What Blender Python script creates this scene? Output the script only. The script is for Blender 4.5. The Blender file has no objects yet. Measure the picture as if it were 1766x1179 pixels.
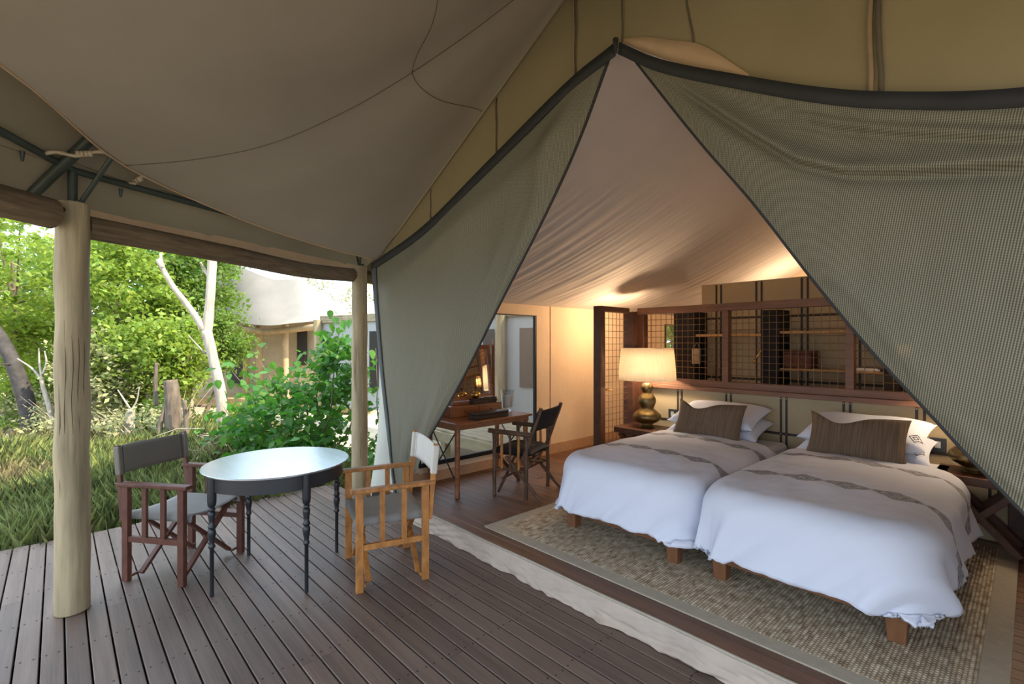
import bpy, math, random
import numpy as np
from mathutils import Vector, Matrix, noise

R = math.radians
random.seed(7)
rng = np.random.default_rng(7)
S = bpy.context.scene
C = S.collection

# ------------------------------------------------------------------ camera, sky, sun, exposure
YAW = R(47)
cam_d = bpy.data.cameras.new('camera')
cam = bpy.data.objects.new('camera', cam_d)
C.objects.link(cam)
cam.location = (0, 0, 1.6)
cam.rotation_euler = (R(90), 0, YAW)
cam_d.sensor_width = 36
cam_d.lens = 36 * 840 / 1766
cam_d.shift_y = 0.5 / 1766
cam_d.clip_start = 0.05
S.camera = cam

wd = bpy.data.worlds.new('sky')
S.world = wd
wd.use_nodes = True
bgn = wd.node_tree.nodes['Background']
bgn.inputs[0].default_value = (0.70, 0.83, 1.0, 1)
bgn.inputs[1].default_value = 2.5

sun_d = bpy.data.lights.new('sun', 'SUN')
sun_d.energy = 7.0
sun_d.color = (1.0, 0.88, 0.66)
sun_d.angle = R(1.0)
sun = bpy.data.objects.new('sun', sun_d)
C.objects.link(sun)
sun_to = Vector((0.62, 0.42, 0.64)).normalized()
sun.rotation_euler = sun_to.to_track_quat('Z', 'Y').to_euler()

S.view_settings.view_transform = 'Standard'
S.view_settings.look = 'None'
S.view_settings.gamma = 1.0
S.view_settings.use_curve_mapping = False
S.view_settings.exposure = 0.36

# ------------------------------------------------------------------ helpers
FW = (-math.sin(YAW), math.cos(YAW)); RT = (math.cos(YAW), math.sin(YAW))
def at(px, py, d):
    """world point a distance d ahead along the pixel's column and row"""
    a = (px - 883) / 840; b = (590 - py) / 840
    return Vector(((FW[0] + RT[0] * a) * d, (FW[1] + RT[1] * a) * d, 1.6 + b * d))

class MB:
    def __init__(s): s.v = []; s.f = []
    def add(s, vs, fs):
        o = len(s.v); s.v += [tuple(p) for p in vs]; s.f += [tuple(i + o for i in q) for q in fs]; return s
    def box(s, c, size, m=None):
        x, y, z = (k / 2 for k in size); c = Vector(c)
        vs = [Vector((sx * x, sy * y, sz * z)) for sx in (-1, 1) for sy in (-1, 1) for sz in (-1, 1)]
        if m is not None: vs = [m @ p for p in vs]
        return s.add([p + c for p in vs], [(0, 1, 3, 2), (4, 6, 7, 5), (0, 4, 5, 1), (2, 3, 7, 6), (0, 2, 6, 4), (1, 5, 7, 3)])
    def span(s, a, b):
        return s.box([(a[i] + b[i]) / 2 for i in range(3)], [abs(b[i] - a[i]) for i in range(3)])
    def bar(s, p0, p1, w, h, up=(0, 0, 1)):
        p0 = Vector(p0); p1 = Vector(p1); d = p1 - p0; L = d.length; d.normalize()
        up = Vector(up)
        if abs(d.dot(up)) > .99: up = Vector((0, 1, 0))
        sx = d.cross(up).normalized(); uz = sx.cross(d).normalized()
        m = Matrix((sx, d, uz)).transposed()
        return s.box((p0 + p1) / 2, (w, L, h), m)
    def tube(s, pts, r, n=8, cap=True):
        pts = [Vector(p) for p in pts]; k = len(pts)
        rs = r if isinstance(r, (list, tuple)) else [r] * k
        prev = None; vs = []
        for i, p in enumerate(pts):
            t = (pts[min(i + 1, k - 1)] - pts[max(i - 1, 0)]).normalized()
            if prev is None:
                a = Vector((0, 0, 1)) if abs(t.z) < .9 else Vector((1, 0, 0))
                u = t.cross(a).normalized()
            else:
                u = (prev - t * prev.dot(t)).normalized()
            prev = u; w = t.cross(u)
            for j in range(n):
                g = 2 * math.pi * j / n
                vs.append(p + (u * math.cos(g) + w * math.sin(g)) * rs[i])
        fs = [(i * n + j, i * n + (j + 1) % n, (i + 1) * n + (j + 1) % n, (i + 1) * n + j) for i in range(k - 1) for j in range(n)]
        if cap: fs += [tuple(range(n))[::-1], tuple(range((k - 1) * n, k * n))]
        return s.add(vs, fs)
    def lathe(s, prof, c=(0, 0, 0), n=28, cap=True):
        k = len(prof); vs = []
        for r, z in prof:
            for j in range(n):
                g = 2 * math.pi * j / n
                vs.append((c[0] + r * math.cos(g), c[1] + r * math.sin(g), c[2] + z))
        fs = [(i * n + j, i * n + (j + 1) % n, (i + 1) * n + (j + 1) % n, (i + 1) * n + j) for i in range(k - 1) for j in range(n)]
        if cap: fs += [tuple(range(n))[::-1], tuple(range((k - 1) * n, k * n))]
        return s.add(vs, fs)
    def grid(s, nu, nv, fn):
        vs = [fn(i / nu, j / nv) for j in range(nv + 1) for i in range(nu + 1)]
        w = nu + 1
        return s.add(vs, [(j * w + i, j * w + i + 1, (j + 1) * w + i + 1, (j + 1) * w + i) for j in range(nv) for i in range(nu)])
    def strip(s, a, b):
        n = len(a)
        return s.add(list(a) + list(b), [(i, i + 1, n + i + 1, n + i) for i in range(n - 1)])

def world_loc(o):
    l = Vector((0, 0, 0))
    while o is not None: l += o.location; o = o.parent
    return l

def link(me, name, m, parent=None):
    o = bpy.data.objects.new(name, me); C.objects.link(o)
    if m is not None and not me.materials: me.materials.append(m)
    if parent is not None: o.parent = parent
    return o

def obj(name, mb, m, parent=None, smooth=0, bevel=0, seg=2, world=False, base=False, solid=0, sub=0):
    vs = mb.v
    loc = Vector((0, 0, 0))
    if base:
        a = np.array(vs); loc = Vector(((a[:, 0].min() + a[:, 0].max()) / 2, (a[:, 1].min() + a[:, 1].max()) / 2, a[:, 2].min()))
    if world and parent is not None: loc = world_loc(parent)
    if loc.length > 0: vs = [(p[0] - loc.x, p[1] - loc.y, p[2] - loc.z) for p in vs]
    me = bpy.data.meshes.new(name); me.from_pydata(vs, [], mb.f); me.update()
    if smooth:
        me.polygons.foreach_set('use_smooth', [True] * len(me.polygons))
        if smooth < 180: me.set_sharp_from_angle(angle=R(smooth))
    o = link(me, name, m, parent)
    if base: o.location = loc
    if solid:
        md = o.modifiers.new('solid', 'SOLIDIFY'); md.thickness = solid; md.offset = 0
    if bevel:
        md = o.modifiers.new('bevel', 'BEVEL'); md.width = bevel; md.segments = seg; md.limit_method = 'ANGLE'; md.angle_limit = R(40)
    if sub:
        md = o.modifiers.new('sub', 'SUBSURF'); md.levels = sub; md.render_levels = sub
    return o

def tag(o, label, cat, group=None, kind=None):
    o['label'] = label
    if cat: o['category'] = cat
    if group: o['group'] = group
    if kind: o['kind'] = kind
    return o

def thing(name, label, cat, loc=(0, 0, 0), rz=0, group=None):
    o = bpy.data.objects.new(name, None); C.objects.link(o); o.location = loc; o.rotation_euler = (0, 0, rz)
    o.empty_display_size = .1
    return tag(o, label, cat, group)

def copy_tree(o, parent=None):
    c = o.copy(); C.objects.link(c); c.parent = parent
    for ch in list(o.children): copy_tree(ch, c)
    return c

def curve(pts, n):
    """Catmull-Rom through pts, n+1 samples"""
    P = [Vector(p) for p in pts]; P = [2 * P[0] - P[1]] + P + [2 * P[-1] - P[-2]]
    k = len(P) - 3; out = []
    for i in range(n + 1):
        u = i / n * k; j = min(int(u), k - 1); t = u - j
        a, b, c, d = P[j:j + 4]
        out.append(.5 * ((2 * b) + (c - a) * t + (2 * a - 5 * b + 4 * c - d) * t * t + (3 * b - a - 3 * c + d) * t ** 3))
    return out

def sstep(a, b, x):
    t = max(0, min(1, (x - a) / (b - a))); return t * t * (3 - 2 * t)

# ------------------------------------------------------------------ materials
def mat(name, col, rough=.7, metal=0, var=.15, sc=6, stretch=(1, 1, 1), bump=0, bsc=None, rnd=0, trans=0, tcol=None, spec=.4, coat=0, island=0, bstretch=None):
    m = bpy.data.materials.new(name); m.use_nodes = True
    N = m.node_tree.nodes; L = m.node_tree.links
    p = N['Principled BSDF']
    tc = N.new('ShaderNodeTexCoord'); mp = N.new('ShaderNodeMapping'); L.new(tc.outputs['Object'], mp.inputs[0])
    mp.inputs['Scale'].default_value = [sc * k for k in stretch]
    nz = N.new('ShaderNodeTexNoise'); nz.inputs['Scale'].default_value = 1; nz.inputs['Detail'].default_value = 6
    nz.inputs['Roughness'].default_value = .62
    L.new(mp.outputs[0], nz.inputs[0])
    rp = N.new('ShaderNodeMapRange'); rp.inputs[1].default_value = .3; rp.inputs[2].default_value = .7
    L.new(nz.outputs[0], rp.inputs[0])
    mx = N.new('ShaderNodeMix'); mx.data_type = 'RGBA'
    mx.inputs[6].default_value = (*[c * (1 - var) for c in col], 1); mx.inputs[7].default_value = (*[min(1, c * (1 + var)) for c in col], 1)
    L.new(rp.outputs[0], mx.inputs[0])
    out = mx.outputs[2]
    if rnd or island:
        if rnd:
            oi = N.new('ShaderNodeObjectInfo'); src = oi.outputs['Random']
            va = N.new('ShaderNodeVectorMath'); va.operation = 'SCALE'; va.inputs[0].default_value = (37, 19, 11)
            L.new(src, va.inputs['Scale']); L.new(va.outputs[0], mp.inputs['Location'])
        else:
            g = N.new('ShaderNodeNewGeometry'); src = g.outputs['Random Per Island']
        k = rnd or island
        mr = N.new('ShaderNodeMapRange'); mr.inputs[3].default_value = 1 - k; mr.inputs[4].default_value = 1 + k
        L.new(src, mr.inputs[0])
        hs = N.new('ShaderNodeHueSaturation'); L.new(out, hs.inputs['Color']); L.new(mr.outputs[0], hs.inputs['Value'])
        if island:
            mh = N.new('ShaderNodeMapRange'); mh.inputs[3].default_value = .47; mh.inputs[4].default_value = .53
            ml = N.new('ShaderNodeMath'); ml.operation = 'FRACT'; mm = N.new('ShaderNodeMath'); mm.operation = 'MULTIPLY'; mm.inputs[1].default_value = 17.3
            L.new(src, mm.inputs[0]); L.new(mm.outputs[0], ml.inputs[0]); L.new(ml.outputs[0], mh.inputs[0]); L.new(mh.outputs[0], hs.inputs['Hue'])
        out = hs.outputs[0]
    L.new(out, p.inputs['Base Color'])
    p.inputs['Roughness'].default_value = rough; p.inputs['Metallic'].default_value = metal
    p.inputs['Specular IOR Level'].default_value = spec
    if coat: p.inputs['Coat Weight'].default_value = coat; p.inputs['Coat Roughness'].default_value = .25
    if bump:
        m2 = N.new('ShaderNodeMapping'); L.new(tc.outputs['Object'], m2.inputs[0])
        b_ = bsc or sc
        m2.inputs['Scale'].default_value = [b_ * k for k in (bstretch or stretch)]
        n2 = N.new('ShaderNodeTexNoise'); n2.inputs['Scale'].default_value = 1; n2.inputs['Detail'].default_value = 4
        L.new(m2.outputs[0], n2.inputs[0])
        bp = N.new('ShaderNodeBump'); bp.inputs['Strength'].default_value = bump; bp.inputs['Distance'].default_value = .01
        L.new(n2.outputs[0], bp.inputs['Height']); L.new(bp.outputs[0], p.inputs['Normal'])
    if trans:
        t = N.new('ShaderNodeBsdfTranslucent'); ms = N.new('ShaderNodeMixShader'); ms.inputs[0].default_value = trans
        if tcol: t.inputs[0].default_value = (*tcol, 1)
        else: L.new(out, t.inputs[0])
        L.new(p.outputs[0], ms.inputs[1]); L.new(t.outputs[0], ms.inputs[2])
        L.new(ms.outputs[0], N['Material Output'].inputs[0])
    return m

def mathn(nt, op, a, b=None, c=None):
    n = nt.nodes.new('ShaderNodeMath'); n.operation = op
    for i, x in enumerate((a, b, c)):
        if x is None: continue
        if isinstance(x, (int, float)): n.inputs[i].default_value = x
        else: nt.links.new(x, n.inputs[i])
    return n.outputs[0]

M = {}
M['deck'] = mat('deck_board', (.150, .103, .080), .48, var=.30, sc=3, stretch=(.4, 7, 3), bump=.12, bsc=5, bstretch=(.6, 16, 4), rnd=.20, spec=.45)
M['floor'] = mat('floor_board', (.15, .07, .036), .42, var=.35, sc=3, stretch=(.5, 14, 3), bump=.2, bsc=6, bstretch=(.6, 30, 4), rnd=.16, spec=.5)
M['joist'] = mat('joist', (.02, .016, .012), .9)
M['nail'] = mat('nail', (.035, .028, .025), .7, metal=.3)
M['post'] = mat('post_wood', (.335, .265, .155), .75, var=.38, sc=5, stretch=(3, 3, .25), bump=.5, bsc=9, bstretch=(4, 4, .2))
M['crack'] = mat('post_crack', (.05, .035, .02), .9)
M['beam'] = mat('beam_log', (.155, .108, .062), .8, var=.45, sc=5, stretch=(1.2, .6, 9), bump=.6, bsc=8, bstretch=(1.2, .6, 9))
M['steel'] = mat('green_steel', (.055, .065, .05), .45, metal=.3, var=.15)
M['strap'] = mat('strap_web', (.42, .33, .22), .9)
M['lining'] = mat('ceiling_lining', (.33, .285, .225), .9, var=.05, sc=2, bump=.12, bsc=5, trans=.0)
M['fly'] = mat('outer_fly', (.28, .235, .155), .9, var=.08, sc=2, bump=.2, bsc=6)
M['gable'] = mat('gable_canvas', (.275, .22, .118), .9, var=.07, sc=2, bump=.12, bsc=4)
M['tan'] = mat('tan_canvas', (.50, .34, .20), .9, var=.08, sc=6, bump=.2, bsc=14)
M['seam'] = mat('seam', (.12, .095, .065), .9)
M['seamt'] = mat('seam_tan', (.30, .21, .12), .9)
M['inner'] = mat('inner_lining', (.62, .575, .55), .85, var=.03, sc=2, bump=.25, bsc=5, bstretch=(.8, 9, .8))
M['wall'] = mat('wall_canvas', (.70, .53, .36), .9, var=.05, sc=3, bump=.25, bsc=9, bstretch=(1, 3, .8))
M['base'] = mat('wall_base', (.46, .27, .15), .85, var=.08)
M['skirt'] = mat('skirt_canvas', (.47, .375, .30), .6, var=.12, sc=5, bump=.9, bsc=11)
M['olive'] = mat('olive_panel', (.47, .37, .225), .8, var=.05, sc=20, stretch=(1, 1, 8), bump=.1, bsc=60)
M['leather'] = mat('leather_strap', (.045, .033, .028), .6)
M['brassdot'] = mat('rivet', (.75, .62, .38), .3, metal=1)
M['dwood'] = mat('dark_frame_wood', (.095, .038, .02), .42, var=.3, sc=4, stretch=(3, 3, 3), bump=.1, rnd=.08)
M['rwood'] = mat('rail_wood', (.20, .09, .05), .5, var=.25, sc=4, stretch=(.7, 8, 8), bump=.1)
M['shelf'] = mat('shelf_wood', (.50, .28, .09), .5, var=.2, sc=4, stretch=(1, 9, 9))
M['black'] = mat('black_cloth', (.014, .014, .016), .8)
M['wire'] = mat('wire_bronze', (.21, .115, .05), .5, metal=.4)
M['bedleg'] = mat('bed_leg', (.17, .07, .028), .5, var=.25, sc=8, stretch=(3, 3, .5), bump=.1)
M['redwood'] = mat('chair_redwood', (.115, .042, .026), .5, var=.3, sc=12, stretch=(2, 2, 1), bump=.15, rnd=.1)
M['honey'] = mat('chair_honey_wood', (.40, .165, .042), .45, var=.35, sc=12, stretch=(2, 2, 1), bump=.15, rnd=.1)
M['deskw'] = mat('desk_wood', (.25, .088, .03), .3, var=.35, sc=6, stretch=(5, 1, 5), spec=.6, coat=.3)
M['branch'] = mat('branch_wood', (.105, .055, .03), .6, var=.4, sc=10, bump=.5, bsc=30)
M['boxw'] = mat('box_wood', (.045, .026, .017), .4, var=.3, sc=10, stretch=(1, 4, 1))
M['seatg'] = mat('grey_canvas', (.25, .24, .22), .85, var=.06, bump=.1, bsc=40)
M['backg'] = mat('dark_taupe_canvas', (.14, .122, .098), .45, var=.08, sc=3, bump=.08, bsc=10, spec=.6)
M['backl'] = mat('pale_canvas', (.62, .58, .51), .85, var=.05, bump=.1, bsc=40)
M['blackmetal'] = mat('black_metal', (.016, .018, .021), .38, metal=.0, var=.1, spec=.55)
M['ttop'] = mat('table_top_metal', (.46, .51, .57), .24, metal=1, var=.06, sc=3, stretch=(1, 6, 1))
M['brass'] = mat('aged_brass', (.20, .145, .065), .36, metal=1, var=.35, sc=20, bump=.25, bsc=70)
M['gold'] = mat('gold', (.72, .45, .12), .2, metal=1)
M['white'] = mat('white_linen', (.67, .69, .78), .85, var=.02, sc=3, bump=.25, bsc=7)
M['mattr'] = mat('mattress', (.74, .73, .76), .9, var=.02)
M['cush'] = mat('brown_cushion', (.15, .098, .06), .9, var=.38, sc=9, stretch=(11, .3, .3), bump=.5, bsc=9, bstretch=(11, .3, .3))
M['border'] = mat('rug_border', (.40, .345, .265), .9, var=.08, sc=20, bump=.2, bsc=120)
M['plastic'] = mat('switch_plastic', (.035, .045, .05), .4)
M['plasticw'] = mat('switch_rocker', (.5, .5, .5), .4)
M['bark'] = mat('bark', (.15, .115, .085), .9, var=.5, sc=5, stretch=(3, 3, .6), bump=1, bsc=12, bstretch=(3, 3, .5))
M['barkw'] = mat('bark_white', (.40, .345, .285), .85, var=.3, sc=5, stretch=(3, 3, .5), bump=.6, bsc=12, bstretch=(3, 3, .5))
M['barkd'] = mat('bark_dark', (.055, .048, .045), .9, var=.5, sc=6, bump=1, bsc=14)
M['twig'] = mat('dry_twig', (.42, .34, .25), .9, var=.3)
M['leafy'] = mat('leaf_bright', (.21, .30, .05), .6, var=.2, sc=3, island=.5, trans=.45, tcol=(.38, .50, .06))
M['leafm'] = mat('leaf_mid', (.12, .185, .04), .6, var=.2, sc=3, island=.45, trans=.4, tcol=(.26, .42, .04))
M['leafd'] = mat('leaf_deep', (.066, .17, .03), .5, var=.2, sc=3, island=.4, trans=.35, tcol=(.12, .38, .03))
M['leafb'] = mat('leaf_big', (.062, .165, .03), .5, var=.15, sc=8, rnd=.4, trans=.28, tcol=(.12, .32, .02), spec=.25)
M['leafp'] = mat('leaf_pale', (.36, .37, .17), .7, var=.2, sc=3, island=.4, trans=.35)
M['grass'] = mat('grass', (.40, .46, .17), .7, var=.2, sc=2, island=.5, trans=.35)
M['grassd'] = mat('dry_grass', (.48, .42, .22), .8, var=.2, sc=2, island=.4, trans=.2)
M['ground'] = mat('sandy_ground', (.50, .42, .29), .95, var=.35, sc=.9, bump=.8, bsc=3)
M['rooffab'] = mat('far_roof', (.27, .245, .215), .9, var=.10, sc=1.2, bump=.1)
M['farwall'] = mat('far_wall', (.50, .40, .28), .9, var=.08)
M['farwood'] = mat('far_wood', (.42, .30, .17), .8, var=.25, sc=3)
M['farpole'] = mat('pole_eave', (.36, .30, .20), .85, var=.3, sc=5)
M['greyw'] = mat('grey_canvas_wall', (.36, .37, .36), .9, var=.05)
M['darkwin'] = mat('dark_screen', (.03, .026, .024), .5)
M['paleflap'] = mat('pale_flap', (.55, .54, .45), .85, var=.08, sc=3, bump=.2)
M['paper'] = mat('paper', (.85, .83, .78), .8)
M['wax'] = mat('wax', (.9, .86, .78), .5)
M['basket'] = mat('basket', (.12, .04, .025), .7, var=.5, sc=60)
M['ventb'] = mat('brown_vent', (.10, .075, .06), .8, var=.3, sc=6, stretch=(1, 1, 14))
M['landing'] = mat('landing_wood', (.40, .34, .21), .8, var=.2, sc=4, stretch=(1, 6, 6))
M['frameb'] = mat('window_frame', (.012, .012, .012), .6)

def bulb_mat(name, col, s):
    m = bpy.data.materials.new(name); m.use_nodes = True
    p = m.node_tree.nodes['Principled BSDF']; p.inputs['Emission Color'].default_value = (*col, 1); p.inputs['Emission Strength'].default_value = s
    return m
M['bulb'] = bulb_mat('bulb_glow', (1, .72, .4), 12)

def shade_mat():
    m = mat('lamp_shade_cloth', (.82, .75, .64), .9, var=.15, sc=9, stretch=(9, 9, .3), trans=.45, tcol=(.86, .76, .60))
    return m
M['shade'] = shade_mat()

def glass_mat():
    m = bpy.data.materials.new('clear_glass'); m.use_nodes = True
    p = m.node_tree.nodes['Principled BSDF']; p.inputs['Transmission Weight'].default_value = 1; p.inputs['Roughness'].default_value = .02; p.inputs['IOR'].default_value = 1.3
    return m
M['glass'] = glass_mat()

def mirror_mat():
    m = bpy.data.materials.new('mirror_glass'); m.use_nodes = True
    p = m.node_tree.nodes['Principled BSDF']; p.inputs['Metallic'].default_value = 1; p.inputs['Roughness'].default_value = .02; p.inputs['Base Color'].default_value = (.85, .85, .84, 1)
    return m
M['mirror'] = mirror_mat()

def gauze_mat(name, col, fac, tint=(1, 1, 1)):
    """fine insect mesh over a window: partly clear"""
    m = bpy.data.materials.new(name); m.use_nodes = True; nt = m.node_tree
    p = nt.nodes['Principled BSDF']; p.inputs['Base Color'].default_value = (*col, 1); p.inputs['Roughness'].default_value = .8
    t = nt.nodes.new('ShaderNodeBsdfTransparent'); t.inputs[0].default_value = (*tint, 1)
    ms = nt.nodes.new('ShaderNodeMixShader'); ms.inputs[0].default_value = fac
    nt.links.new(t.outputs[0], ms.inputs[1]); nt.links.new(p.outputs[0], ms.inputs[2]); nt.links.new(ms.outputs[0], nt.nodes['Material Output'].inputs[0])
    return m
M['gauze'] = gauze_mat('window_gauze', (.30, .30, .28), .35)

def net_mat():
    """close-woven olive netting: pale threads in slanted rows over a dark ground, slightly see-through"""
    m = bpy.data.materials.new('olive_net'); m.use_nodes = True; nt = m.node_tree; L = nt.links
    p = nt.nodes['Principled BSDF']; p.inputs['Roughness'].default_value = .8; p.inputs['Specular IOR Level'].default_value = .3
    tc = nt.nodes.new('ShaderNodeTexCoord'); sp = nt.nodes.new('ShaderNodeSeparateXYZ'); L.new(tc.outputs['Object'], sp.inputs[0])
    x, z = sp.outputs[0], sp.outputs[2]
    u = mathn(nt, 'MULTIPLY', mathn(nt, 'ADD', x, mathn(nt, 'MULTIPLY', z, -.16)), 2 * math.pi / .0075)
    v = mathn(nt, 'MULTIPLY', mathn(nt, 'ADD', z, mathn(nt, 'MULTIPLY', x, .25)), 2 * math.pi / .0085)
    row = mathn(nt, 'MULTIPLY_ADD', mathn(nt, 'SINE', u), .5, .5)
    knot = mathn(nt, 'MULTIPLY_ADD', mathn(nt, 'SINE', v), .5, .5)
    w = mathn(nt, 'MULTIPLY', row, mathn(nt, 'MULTIPLY_ADD', knot, .5, .5))
    nz = nt.nodes.new('ShaderNodeTexNoise'); nz.inputs['Scale'].default_value = 2.5; nz.inputs['Detail'].default_value = 3; L.new(tc.outputs['Object'], nz.inputs[0])
    mx = nt.nodes.new('ShaderNodeMix'); mx.data_type = 'RGBA'; mx.inputs[6].default_value = (.085, .080, .056, 1); mx.inputs[7].default_value = (.375, .36, .265, 1)
    L.new(w, mx.inputs[0])
    L.new(mx.outputs[2], p.inputs['Base Color'])
    mp = nt.nodes.new('ShaderNodeMapping'); mp.inputs['Rotation'].default_value = (0, R(35), 0); mp.inputs['Scale'].default_value = (9, 4, 3); L.new(tc.outputs['Object'], mp.inputs[0])
    n3 = nt.nodes.new('ShaderNodeTexNoise'); n3.inputs['Scale'].default_value = 1; n3.inputs['Detail'].default_value = 4; n3.inputs['Distortion'].default_value = .6; L.new(mp.outputs[0], n3.inputs[0])
    bp = nt.nodes.new('ShaderNodeBump'); bp.inputs['Strength'].default_value = .55; bp.inputs['Distance'].default_value = .03; L.new(n3.outputs[0], bp.inputs['Height']); L.new(bp.outputs[0], p.inputs['Normal'])
    tl = nt.nodes.new('ShaderNodeBsdfTranslucent'); L.new(mx.outputs[2], tl.inputs[0])
    m1 = nt.nodes.new('ShaderNodeMixShader'); m1.inputs[0].default_value = .18; L.new(p.outputs[0], m1.inputs[1]); L.new(tl.outputs[0], m1.inputs[2])
    tr = nt.nodes.new('ShaderNodeBsdfTransparent'); m2 = nt.nodes.new('ShaderNodeMixShader')
    L.new(mathn(nt, 'MULTIPLY_ADD', w, .006, .99), m2.inputs[0]); L.new(tr.outputs[0], m2.inputs[1]); L.new(m1.outputs[0], m2.inputs[2])
    L.new(m2.outputs[0], nt.nodes['Material Output'].inputs[0])
    return m
M['net'] = net_mat()
M['webbing'] = mat('black_webbing', (.03, .03, .03), .8)
M['hem'] = mat('grey_hem', (.085, .092, .095), .8)

def rug_mat():
    m = bpy.data.materials.new('jute_weave'); m.use_nodes = True; nt = m.node_tree; L = nt.links
    p = nt.nodes['Principled BSDF']; p.inputs['Roughness'].default_value = .95; p.inputs['Specular IOR Level'].default_value = .15
    tc = nt.nodes.new('ShaderNodeTexCoord'); sp = nt.nodes.new('ShaderNodeSeparateXYZ'); L.new(tc.outputs['Object'], sp.inputs[0])
    x, y = sp.outputs[0], sp.outputs[1]
    rows = mathn(nt, 'MULTIPLY', x, 2 * math.pi / .017)
    rowi = mathn(nt, 'FLOOR', mathn(nt, 'DIVIDE', x, .017))
    ph = mathn(nt, 'MULTIPLY', rowi, 2.4)
    st = mathn(nt, 'ADD', mathn(nt, 'MULTIPLY', y, 2 * math.pi / .020), ph)
    hr = mathn(nt, 'ABSOLUTE', mathn(nt, 'SINE', mathn(nt, 'MULTIPLY', rows, .5)))
    hs = mathn(nt, 'MULTIPLY_ADD', mathn(nt, 'SINE', st), .5, .5)
    h = mathn(nt, 'MULTIPLY', hr, mathn(nt, 'MULTIPLY_ADD', hs, .6, .4))
    cb = nt.nodes.new('ShaderNodeCombineXYZ'); L.new(mathn(nt, 'MULTIPLY', rowi, .7), cb.inputs[0]); L.new(mathn(nt, 'MULTIPLY', y, 14), cb.inputs[1])
    nz = nt.nodes.new('ShaderNodeTexNoise'); nz.inputs['Scale'].default_value = 1; nz.inputs['Detail'].default_value = 5; L.new(cb.outputs[0], nz.inputs[0])
    cr = nt.nodes.new('ShaderNodeValToRGB'); L.new(nz.outputs[0], cr.inputs[0])
    e = cr.color_ramp.elements; e[0].position = .3; e[0].color = (.30, .21, .13, 1); e[1].position = .72; e[1].color = (.84, .73, .56, 1)
    n = e.new(.5); n.color = (.56, .45, .31, 1)
    mx = nt.nodes.new('ShaderNodeMix'); mx.data_type = 'RGBA'; mx.blend_type = 'MULTIPLY'; mx.inputs[0].default_value = 1
    L.new(cr.outputs[0], mx.inputs[6])
    g = mathn(nt, 'MULTIPLY_ADD', h, .70, .50)
    cc = nt.nodes.new('ShaderNodeCombineColor')
    for i in range(3): L.new(g, cc.inputs[i])
    L.new(cc.outputs[0], mx.inputs[7]); L.new(mx.outputs[2], p.inputs['Base Color'])
    bp = nt.nodes.new('ShaderNodeBump'); bp.inputs['Strength'].default_value = .8; bp.inputs['Distance'].default_value = .006
    L.new(h, bp.inputs['Height']); L.new(bp.outputs[0], p.inputs['Normal'])
    return m
M['rug'] = rug_mat()

def duvet_mat():
    """white cotton with two embroidered bands of grey diamonds (printed cloth)"""
    m = mat('duvet_cotton', (.67, .69, .78), .85, var=.015, sc=3, bump=.3, bsc=5)
    nt = m.node_tree; L = nt.links; p = nt.nodes['Principled BSDF']
    tc = nt.nodes.new('ShaderNodeTexCoord'); 
    at_ = nt.nodes.new('ShaderNodeAttribute'); at_.attribute_name = 'cloth'
    sp = nt.nodes.new('ShaderNodeSeparateXYZ'); L.new(at_.outputs['Vector'], sp.inputs[0])
    a, b = sp.outputs[0], sp.outputs[1]
    nz = nt.nodes.new('ShaderNodeTexNoise'); nz.inputs['Scale'].default_value = 55; L.new(at_.outputs['Vector'], nz.inputs[0])
    tot = None
    for yc in (.45, 1.17):
        per = .24
        tri = mathn(nt, 'PINGPONG', a, per / 2)                      # 0..per/2
        k = mathn(nt, 'MULTIPLY', tri, 2 / per)                      # 0..1
        half = mathn(nt, 'MULTIPLY_ADD', k, .062, .010)
        dy = mathn(nt, 'ABSOLUTE', mathn(nt, 'SUBTRACT', b, yc))
        ins = mathn(nt, 'LESS_THAN', dy, half)
        q = mathn(nt, 'FRACT', mathn(nt, 'DIVIDE', mathn(nt, 'ADD', dy, mathn(nt, 'MULTIPLY', tri, -.30)), .017))
        ln = mathn(nt, 'GREATER_THAN', mathn(nt, 'ADD', q, mathn(nt, 'MULTIPLY', nz.outputs[0], .5)), .62)
        e = mathn(nt, 'MULTIPLY', ins, ln)
        tot = e if tot is None else mathn(nt, 'MAXIMUM', tot, e)
    mx = nt.nodes.new('ShaderNodeMix'); mx.data_type = 'RGBA'; mx.inputs[7].default_value = (.09, .08, .075, 1)
    src = p.inputs['Base Color'].links[0].from_socket
    L.new(src, mx.inputs[6]); L.new(mathn(nt, 'MULTIPLY', tot, .95), mx.inputs[0]); L.new(mx.outputs[2], p.inputs['Base Color'])
    return m
M['duvet'] = duvet_mat()

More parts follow.
